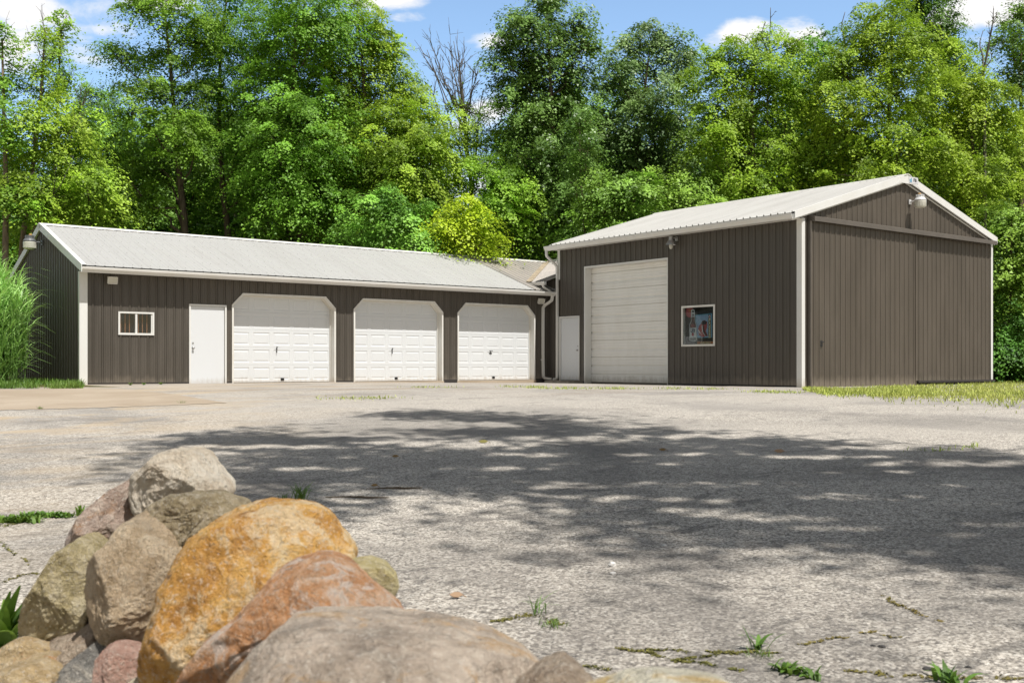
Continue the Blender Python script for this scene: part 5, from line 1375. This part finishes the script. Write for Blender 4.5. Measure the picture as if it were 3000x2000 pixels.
tree('forest_tree', [(2345, 560), (2345, 300), (2345, 80)], [(2340,40,38,40),(2325,95,45,40),(2370,120,50,60),(2335,175,50,50),(2375,250,50,60),(2335,330,45,50)], 47, 'deep', 'dark tree cut by the right picture edge', seed=56, r0=.2, nspray=10.5, **A)
tree('young_maple', [(2320, 700), (2322, 600), (2325, 510)], [(2320,500,50,40),(2350,540,50,45),(2300,560,40,40),(2345,610,50,45),(2310,640,40,40),(2350,690,50,45)], 38, 'under', 'green leafy tree right of the barn gable', seed=57, r0=.1, nspray=13, **A)
tree('shrub', [(2340, 870), (2340, 830), (2338, 780)], [(2335,740,45,36),(2370,760,45,40),(2325,800,40,36),(2365,830,50,36),(2330,850,40,26)], 37, 'deep', 'dark leafy shrub on the lawn edge right of the barn', 'shrub', 58, None, .06, 13, 170, .085)
tree('shrub', [(2400, 870), (2400, 830), (2400, 720)], [(2395,600,60,60),(2405,700,60,60),(2400,800,60,60)], 39, 'deep', 'dark shrub mass right beyond the leafy lawn shrub', 'shrub', 59, None, .06, 11, 170, .09)
# understory and the rows of trees farther back: copies of a few kinds
def generic(kind, leafmat, seed, H, W, label, group, nspray=7, leaf=.2, z0=.25, nl=24, cat='tree'):
    rng = np.random.default_rng(seed); n = 16
    root = empty(kind, (0, 0, 0), label, cat, group)
    C = []; RR = []
    for i in range(n):
        t = z0 + (1-z0)*(i+.5)/n; w = W*math.sin(min(1, .25+.9*(1-t)**.8+.1)*math.pi/2)
        q = i*2.4 + rng.uniform(-.5, .5); r = w*rng.uniform(.25, .62)
        C.append((math.cos(q)*r, math.sin(q)*r, H*t - .4)); s = rng.uniform(.30, .42)*W*(.6+.6*(1-t)); RR.append((s, s, s*.75))
    C = np.array(C); RR = np.array(RR)
    m = MB(); m.tube([(0,0,-.3),(.1,0,H*.4),(0,.1,H*.85)], [H*.012, H*.009, .03], 7)
    for c in C:
        p = limb_pts((0,0,max(.2*H, c[2]-1.2)), c, rng); m.tube(p, np.linspace(.05, .015, 5), 4)
    m.build('trunk', M['bark'], root, True)
    V, F, rnd = leaf_cloud(C, RR, nspray*1.0, nl*4, leaf*.72, rng, .42, .11)
    np_mesh('crown', V, F, M[leafmat], root, False, None, rnd)
    return root
def copy_tree(root, loc, rz, s, label=None):
    r = root.copy(); COL.objects.link(r)
    for ch in root.children:
        c = ch.copy(); COL.objects.link(c); c.parent = r
    r.location = tuple(float(v) for v in loc); r.rotation_euler.z = rz; r.scale = (s, s, s)
    if label: r['label'] = label
    return r
BL = 'tree deep in the forest, glimpsed between and behind the front row trees'; BG = 'trees deep in the forest'
UL = 'leafy bush of the understory at the foot of the forest, behind the roofs'; UG = 'understory bushes behind the buildings'
protos = [generic('forest_tree', 'under', 101, 14.5, 3.6, BL, BG), generic('forest_tree', 'maple', 102, 15.0, 3.4, BL, BG), generic('forest_tree', 'deep', 103, 14, 3.8, BL, BG)]
rng = np.random.default_rng(5)
used = set()
def put(protos_, i, px, d, s):
    p = at(px, 839, d); p[2] = float(gz(p[0], p[1])); rz = rng.uniform(0, 6.28)
    pr = protos_[i % len(protos_)]
    if pr.name not in used:
        used.add(pr.name); pr.location = tuple(float(v) for v in p); pr.rotation_euler.z = rz; pr.scale = (s, s, s)
    else: copy_tree(pr, p, rz, s)
row = 0
for d, step, hs in ((52, 95, .90), (58, 100, 1.0), (67, 110, 1.12), (80, 110, 1.2)):
    x = -120 + row*50
    while x < 2480:
        s = hs*rng.uniform(.86, 1.1)
        if 930 < x < 1180: s *= .68
        if 120 < x < 330: s *= .84
        if x < 120: s *= .80
        if 1330 < x < 1400 or 1560 < x < 1680: s *= .82
        put(protos, int(rng.integers(0, 3)), x + rng.uniform(-25, 25), d + rng.uniform(-3, 3), s)
        x += step
    row += 1
bush = [generic('bush', 'under', 111, 4.6, 1.9, UL, UG, 11, .16, .12, 26, 'bush'), generic('bush', 'deep', 112, 4.8, 2.0, UL, UG, 11, .16, .12, 26, 'bush')]
x = -60; i = 0
while x < 2480:
    put(bush, i, x, rng.uniform(45, 50), rng.uniform(.9, 1.35)); i += 1; x += rng.uniform(52, 80)
for px, d, s in ((20, 41, .9), (-60, 42, 1.0), (2330, 41, 1.0), (2400, 40, 1.0), (2460, 39, 1.0), (2290, 44, 1.0), (2370, 45, 1.1)):
    put(bush, i, px, d, s); i += 1

# ------------------------------------------------------------------ the tree whose shade falls on the lot: it stands to the right of the camera
SUN_EL = R(62); SUN_AZ = math.atan2(-1.0, .07)
SUN = np.array([math.cos(SUN_EL)*math.cos(SUN_AZ), math.cos(SUN_EL)*math.sin(SUN_AZ), math.sin(SUN_EL)])
shade = [(490,1010,.7),(560,1003,.9),(650,1010,.9),(740,1022,.9),(830,1040,1.0),(700,1060,.9),(860,1078,1.0),(960,950,.5),(1050,956,.7),(1150,962,.8),(1020,985,.7),(1130,1000,.9),
         (1010,1060,1.0),(1100,1085,1.0),(980,1100,.9),(1250,985,.9),(1260,1040,1.0),(1230,1085,1.0),(1380,985,.8),(1400,1030,1.0),(1390,1080,1.1),(1350,1120,.9),(1520,1000,.8),(1540,1045,1.0),(1530,1095,1.1),(1500,1140,.9),
         (1680,1015,.9),(1690,1060,1.1),(1680,1110,1.2),(1660,1155,1.0),(1820,1030,1.0),(1830,1080,1.2),(1830,1130,1.2),(1810,1185,1.0),(1980,1050,1.0),(1990,1110,1.2),(1990,1170,1.2),(1990,1218,.6),
         (2130,1040,.8),(2140,1095,1.1),(2150,1150,1.2),(2150,1205,.9),(2150,1245,.5),(2300,1080,1.1),(2310,1150,1.2),(2310,1208,.9),(2300,1255,.6),(2450,1100,1.2),(2450,1180,1.3),(2450,1240,.8),
         (420,1050,.5),(590,1095,.5),(660,1100,.5),(1420,1215,.5),(1760,1225,.6),(640,1150,.35),]
rngs = np.random.default_rng(77)
C = []; RR = []
for px, py, r in shade:
    g = on_ground(px, py); h = rngs.uniform(12.0, 16.0)
    C.append(g + SUN*(h/SUN[2])); r *= .74; RR.append((r, r, r*.5))
C = np.array(C); RR = np.array(RR)
cen = C.mean(0)
foot = cen + RT*4.5 - FW*1.0; foot[2] = -.6
shade_tree = empty('oak_tree', foot, 'large oak standing behind the viewer, throwing the dappled shade on the gravel', 'tree')
m = MB(); top = np.array([cen[0], cen[1], 14.5])
tp = smooth_path([foot, foot + UP*3, foot*.5 + top*.5 + UP*1.5, top + UP*.6], 2)
m.tube(tp, np.linspace(.34, .08, len(tp)), 10)
for c in C:
    a = tp[min(len(tp)-1, int(len(tp)*rngs.uniform(.55, .95)))]
    p = limb_pts(a, c, rngs, n=6); m.tube(p, np.linspace(.06, .01, 6), 5)
m.build('trunk', M['bark'], shade_tree, True)
V, F, rnd = leaf_cloud(C, RR, 12, 62, .14, rngs, .34, .10)
# openings in the crown let the sun through in streaks
gaps = [((1230+x*1.317)/K, (1115+y*1.317)/K, rx*1.03, ry*1.03) for x, y, rx, ry in ((30,98,120,8),(110,142,150,7),(480,185,170,6),(545,231,130,6),(620,124,140,5),(885,258,80,7),(1180,186,170,7),(1215,275,90,9),
   (330,129,120,6),(1285,320,90,7),(640,268,110,7),(1010,150,120,5),(250,166,110,5),(1080,236,70,5),(330,235,110,7),(780,228,150,6),(1000,262,120,7),(560,165,160,4),(900,170,140,4),(180,196,110,5),(430,262,120,6),(1120,235,110,5),(700,300,140,7),(760,105,150,4),(1000,122,140,4),(1290,255,60,6),(860,310,110,6),(600,290,130,6),(930,330,120,7),(1180,345,120,7),(840,172,120,4),(1040,205,110,4),(690,235,120,4))]
gaps += [(750,1000,110,3.5),(600,1026,200,5),(875,1017,90,3.5),(1050,977,130,6),(720,1078,140,5),(480,1042,120,3.5)]
cv = V.reshape(-1, 3, 3).mean(1); gpt = cv - SUN*((cv[:, 2] + .35)/SUN[2])[:, None]
gpt[:, 2] = gz(gpt[:, 0], gpt[:, 1]); gpt = cv - SUN*((cv[:, 2] - gpt[:, 2])/SUN[2])[:, None]
dd_ = gpt @ FW; px_ = (1500 + FPX*(gpt @ RT)/np.maximum(dd_, .5))/K; py_ = (Y0 - FPX*(gpt[:, 2]-CZ)/np.maximum(dd_, .5))/K
keep = np.ones(len(cv), bool)
for gx, gy, rx, ry in gaps:
    q = ((px_-gx)/rx)**2 + ((py_-gy)/ry)**2
    keep &= q > 1 + .8*np.sin(px_*.11 + gy)*np.sin(py_*.45 + gx) + .7*np.sin(px_*.047 + 2*gy + py_*.21) + rngs.normal(0, .25, len(q))
V = V.reshape(-1, 3, 3)[keep].reshape(-1, 3); F = np.arange(len(V)).reshape(-1, 3); rnd = rnd[keep]
np_mesh('crown', V, F, M['oak'], shade_tree, False, None, rnd)

# ------------------------------------------------------------------ sky, sun, camera
w = bpy.data.worlds.new('World'); scene.world = w; w.use_nodes = True
t = w.node_tree; t.nodes.clear()
out = t.nodes.new('ShaderNodeOutputWorld'); bg = t.nodes.new('ShaderNodeBackground'); bg.inputs['Strength'].default_value = SKY_STR
sky = t.nodes.new('ShaderNodeTexSky'); sky.sky_type = 'NISHITA'; sky.sun_disc = False
sky.sun_elevation = SUN_EL; sky.sun_rotation = math.pi/2 - SUN_AZ
sky.altitude = 200; sky.air_density = 1.0; sky.dust_density = .6; sky.ozone_density = 2.2
tc = t.nodes.new('ShaderNodeTexCoord'); dirv = tc.outputs['Generated']
def nd(typ, **kw):
    n_ = t.nodes.new(typ)
    for k_, v_ in kw.items(): setattr(n_, k_, v_)
    return n_
nz = nd('ShaderNodeTexNoise'); mp = nd('ShaderNodeMapping'); mp.inputs['Scale'].default_value = (1, 1, 2.2)
t.links.new(dirv, mp.inputs[0]); t.links.new(mp.outputs[0], nz.inputs['Vector'])
nz.inputs['Scale'].default_value = 13; nz.inputs['Detail'].default_value = 9; nz.inputs['Roughness'].default_value = .58; nz.inputs['Distortion'].default_value = .3
acc = None
clouds = [(60,10,200,95,1.0),(350,-5,90,45,.9),(255,68,70,26,.8),(190,128,90,45,.8),(60,125,150,50,.75),(870,-8,130,36,1.0),(940,40,70,18,.55),(1140,95,70,26,.75),(1120,260,110,60,.9),(560,330,300,90,.7),
          (1705,75,75,40,.95),(1850,82,85,45,1.0),(2280,20,170,70,1.0),(2270,95,120,45,.8),(1900,160,120,60,.8),(1060,20,60,20,.35),(1000,420,300,80,.8)]
for (px, py, rx, ry, st) in clouds:
    c = at(px, py, 1.0) - np.array([0, 0, CZ]); c /= np.linalg.norm(c)
    sub = nd('ShaderNodeVectorMath', operation='SUBTRACT'); t.links.new(dirv, sub.inputs[0]); sub.inputs[1].default_value = tuple(c)
    sc = nd('ShaderNodeVectorMath', operation='MULTIPLY'); t.links.new(sub.outputs[0], sc.inputs[0])
    a = rx*K/FPX; b = ry*K/FPX; sc.inputs[1].default_value = (1/a, 1/a, 1/b)
    ln = nd('ShaderNodeVectorMath', operation='LENGTH'); t.links.new(sc.outputs[0], ln.inputs[0])
    mr = nd('ShaderNodeMapRange'); mr.interpolation_type = 'SMOOTHSTEP'; t.links.new(ln.outputs['Value'], mr.inputs[0])
    mr.inputs[1].default_value = 0; mr.inputs[2].default_value = 1.5; mr.inputs[3].default_value = st; mr.inputs[4].default_value = 0
    if acc is None: acc = mr.outputs[0]
    else:
        mx = nd('ShaderNodeMath', operation='MAXIMUM'); t.links.new(acc, mx.inputs[0]); t.links.new(mr.outputs[0], mx.inputs[1]); acc = mx.outputs[0]
# unseen broken cloud deck overhead and behind the camera, added to neutralise fill light
sepd = nd('ShaderNodeSeparateXYZ'); t.links.new(dirv, sepd.inputs[0])
up = nd('ShaderNodeMapRange'); up.interpolation_type = 'SMOOTHSTEP'; t.links.new(sepd.outputs[2], up.inputs[0]); up.inputs[1].default_value = .42; up.inputs[2].default_value = .62; up.inputs[3].default_value = 0; up.inputs[4].default_value = .42
dt = nd('ShaderNodeVectorMath', operation='DOT_PRODUCT'); t.links.new(dirv, dt.inputs[0]); dt.inputs[1].default_value = tuple(FW)
bk = nd('ShaderNodeMapRange'); bk.interpolation_type = 'SMOOTHSTEP'; t.links.new(dt.outputs['Value'], bk.inputs[0]); bk.inputs[1].default_value = .25; bk.inputs[2].default_value = -.1; bk.inputs[3].default_value = 0; bk.inputs[4].default_value = .40
for extra in (up, bk):
    mx = nd('ShaderNodeMath', operation='MAXIMUM'); t.links.new(acc, mx.inputs[0]); t.links.new(extra.outputs[0], mx.inputs[1]); acc = mx.outputs[0]
# noise eats into the edges
ad = nd('ShaderNodeMath', operation='ADD'); t.links.new(acc, ad.inputs[0]); nm_ = nd('ShaderNodeMath', operation='MULTIPLY_ADD'); t.links.new(nz.outputs['Fac'], nm_.inputs[0]); nm_.inputs[1].default_value = 2.3; nm_.inputs[2].default_value = -1.15; t.links.new(nm_.outputs[0], ad.inputs[1])
mk = nd('ShaderNodeMapRange'); mk.interpolation_type = 'SMOOTHSTEP'; t.links.new(ad.outputs[0], mk.inputs[0]); mk.inputs[1].default_value = .38; mk.inputs[2].default_value = .95
mixc = nd('ShaderNodeMix', data_type='RGBA'); t.links.new(mk.outputs[0], mixc.inputs[0])
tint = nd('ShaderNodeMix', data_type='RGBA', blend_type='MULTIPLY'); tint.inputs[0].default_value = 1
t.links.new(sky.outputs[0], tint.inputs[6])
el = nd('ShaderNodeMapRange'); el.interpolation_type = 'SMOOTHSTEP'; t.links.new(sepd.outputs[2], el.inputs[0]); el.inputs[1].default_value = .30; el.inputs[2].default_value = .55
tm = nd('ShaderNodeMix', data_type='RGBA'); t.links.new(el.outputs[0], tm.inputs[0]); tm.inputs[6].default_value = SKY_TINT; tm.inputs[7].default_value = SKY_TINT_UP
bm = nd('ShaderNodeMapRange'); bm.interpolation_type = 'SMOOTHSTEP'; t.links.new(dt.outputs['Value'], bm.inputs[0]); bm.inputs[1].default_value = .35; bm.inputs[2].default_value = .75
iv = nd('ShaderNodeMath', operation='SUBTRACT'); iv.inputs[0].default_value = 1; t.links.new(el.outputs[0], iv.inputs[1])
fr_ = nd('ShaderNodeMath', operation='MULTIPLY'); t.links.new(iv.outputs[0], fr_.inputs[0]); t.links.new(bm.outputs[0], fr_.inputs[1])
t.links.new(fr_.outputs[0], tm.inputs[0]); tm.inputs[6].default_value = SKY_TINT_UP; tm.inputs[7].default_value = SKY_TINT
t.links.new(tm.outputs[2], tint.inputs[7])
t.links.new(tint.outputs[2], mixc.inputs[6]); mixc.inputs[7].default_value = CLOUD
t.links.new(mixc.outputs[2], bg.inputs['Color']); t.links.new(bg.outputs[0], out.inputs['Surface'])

ld = bpy.data.lights.new('sun', 'SUN'); ld.energy = SUN_E; ld.angle = R(.53); ld.color = (1.0, .965, .905)
lo = bpy.data.objects.new('sun', ld); COL.objects.link(lo)
lo.rotation_euler = Vector(tuple(-SUN)).to_track_quat('-Z', 'Y').to_euler()
lo.location = (0, 0, 40)

cd = bpy.data.cameras.new('camera'); cam = bpy.data.objects.new('camera', cd); COL.objects.link(cam); scene.camera = cam
cd.sensor_width = 36; cd.lens = 36*FPX/3000; cd.shift_y = (Y0-1000)/3000; cd.clip_start = .05; cd.clip_end = 2000
cam.location = (0, 0, CZ); cam.rotation_euler = (R(90), 0, TH - R(90))
cd.dof.use_dof = True; cd.dof.focus_distance = 26; cd.dof.aperture_fstop = 7.1

vs = scene.view_settings; scene.display_settings.display_device = 'sRGB'
vs.view_transform = 'Standard'; vs.look = 'None'; vs.gamma = 1; vs.use_curve_mapping = False; vs.exposure = EXPO
cy = scene.cycles; cy.max_bounces = 6; cy.diffuse_bounces = 4; cy.glossy_bounces = 3; cy.transmission_bounces = 4; cy.transparent_max_bounces = 8
cy.caustics_reflective = False; cy.caustics_refractive = False; cy.use_denoising = True; cy.sample_clamp_indirect = 6
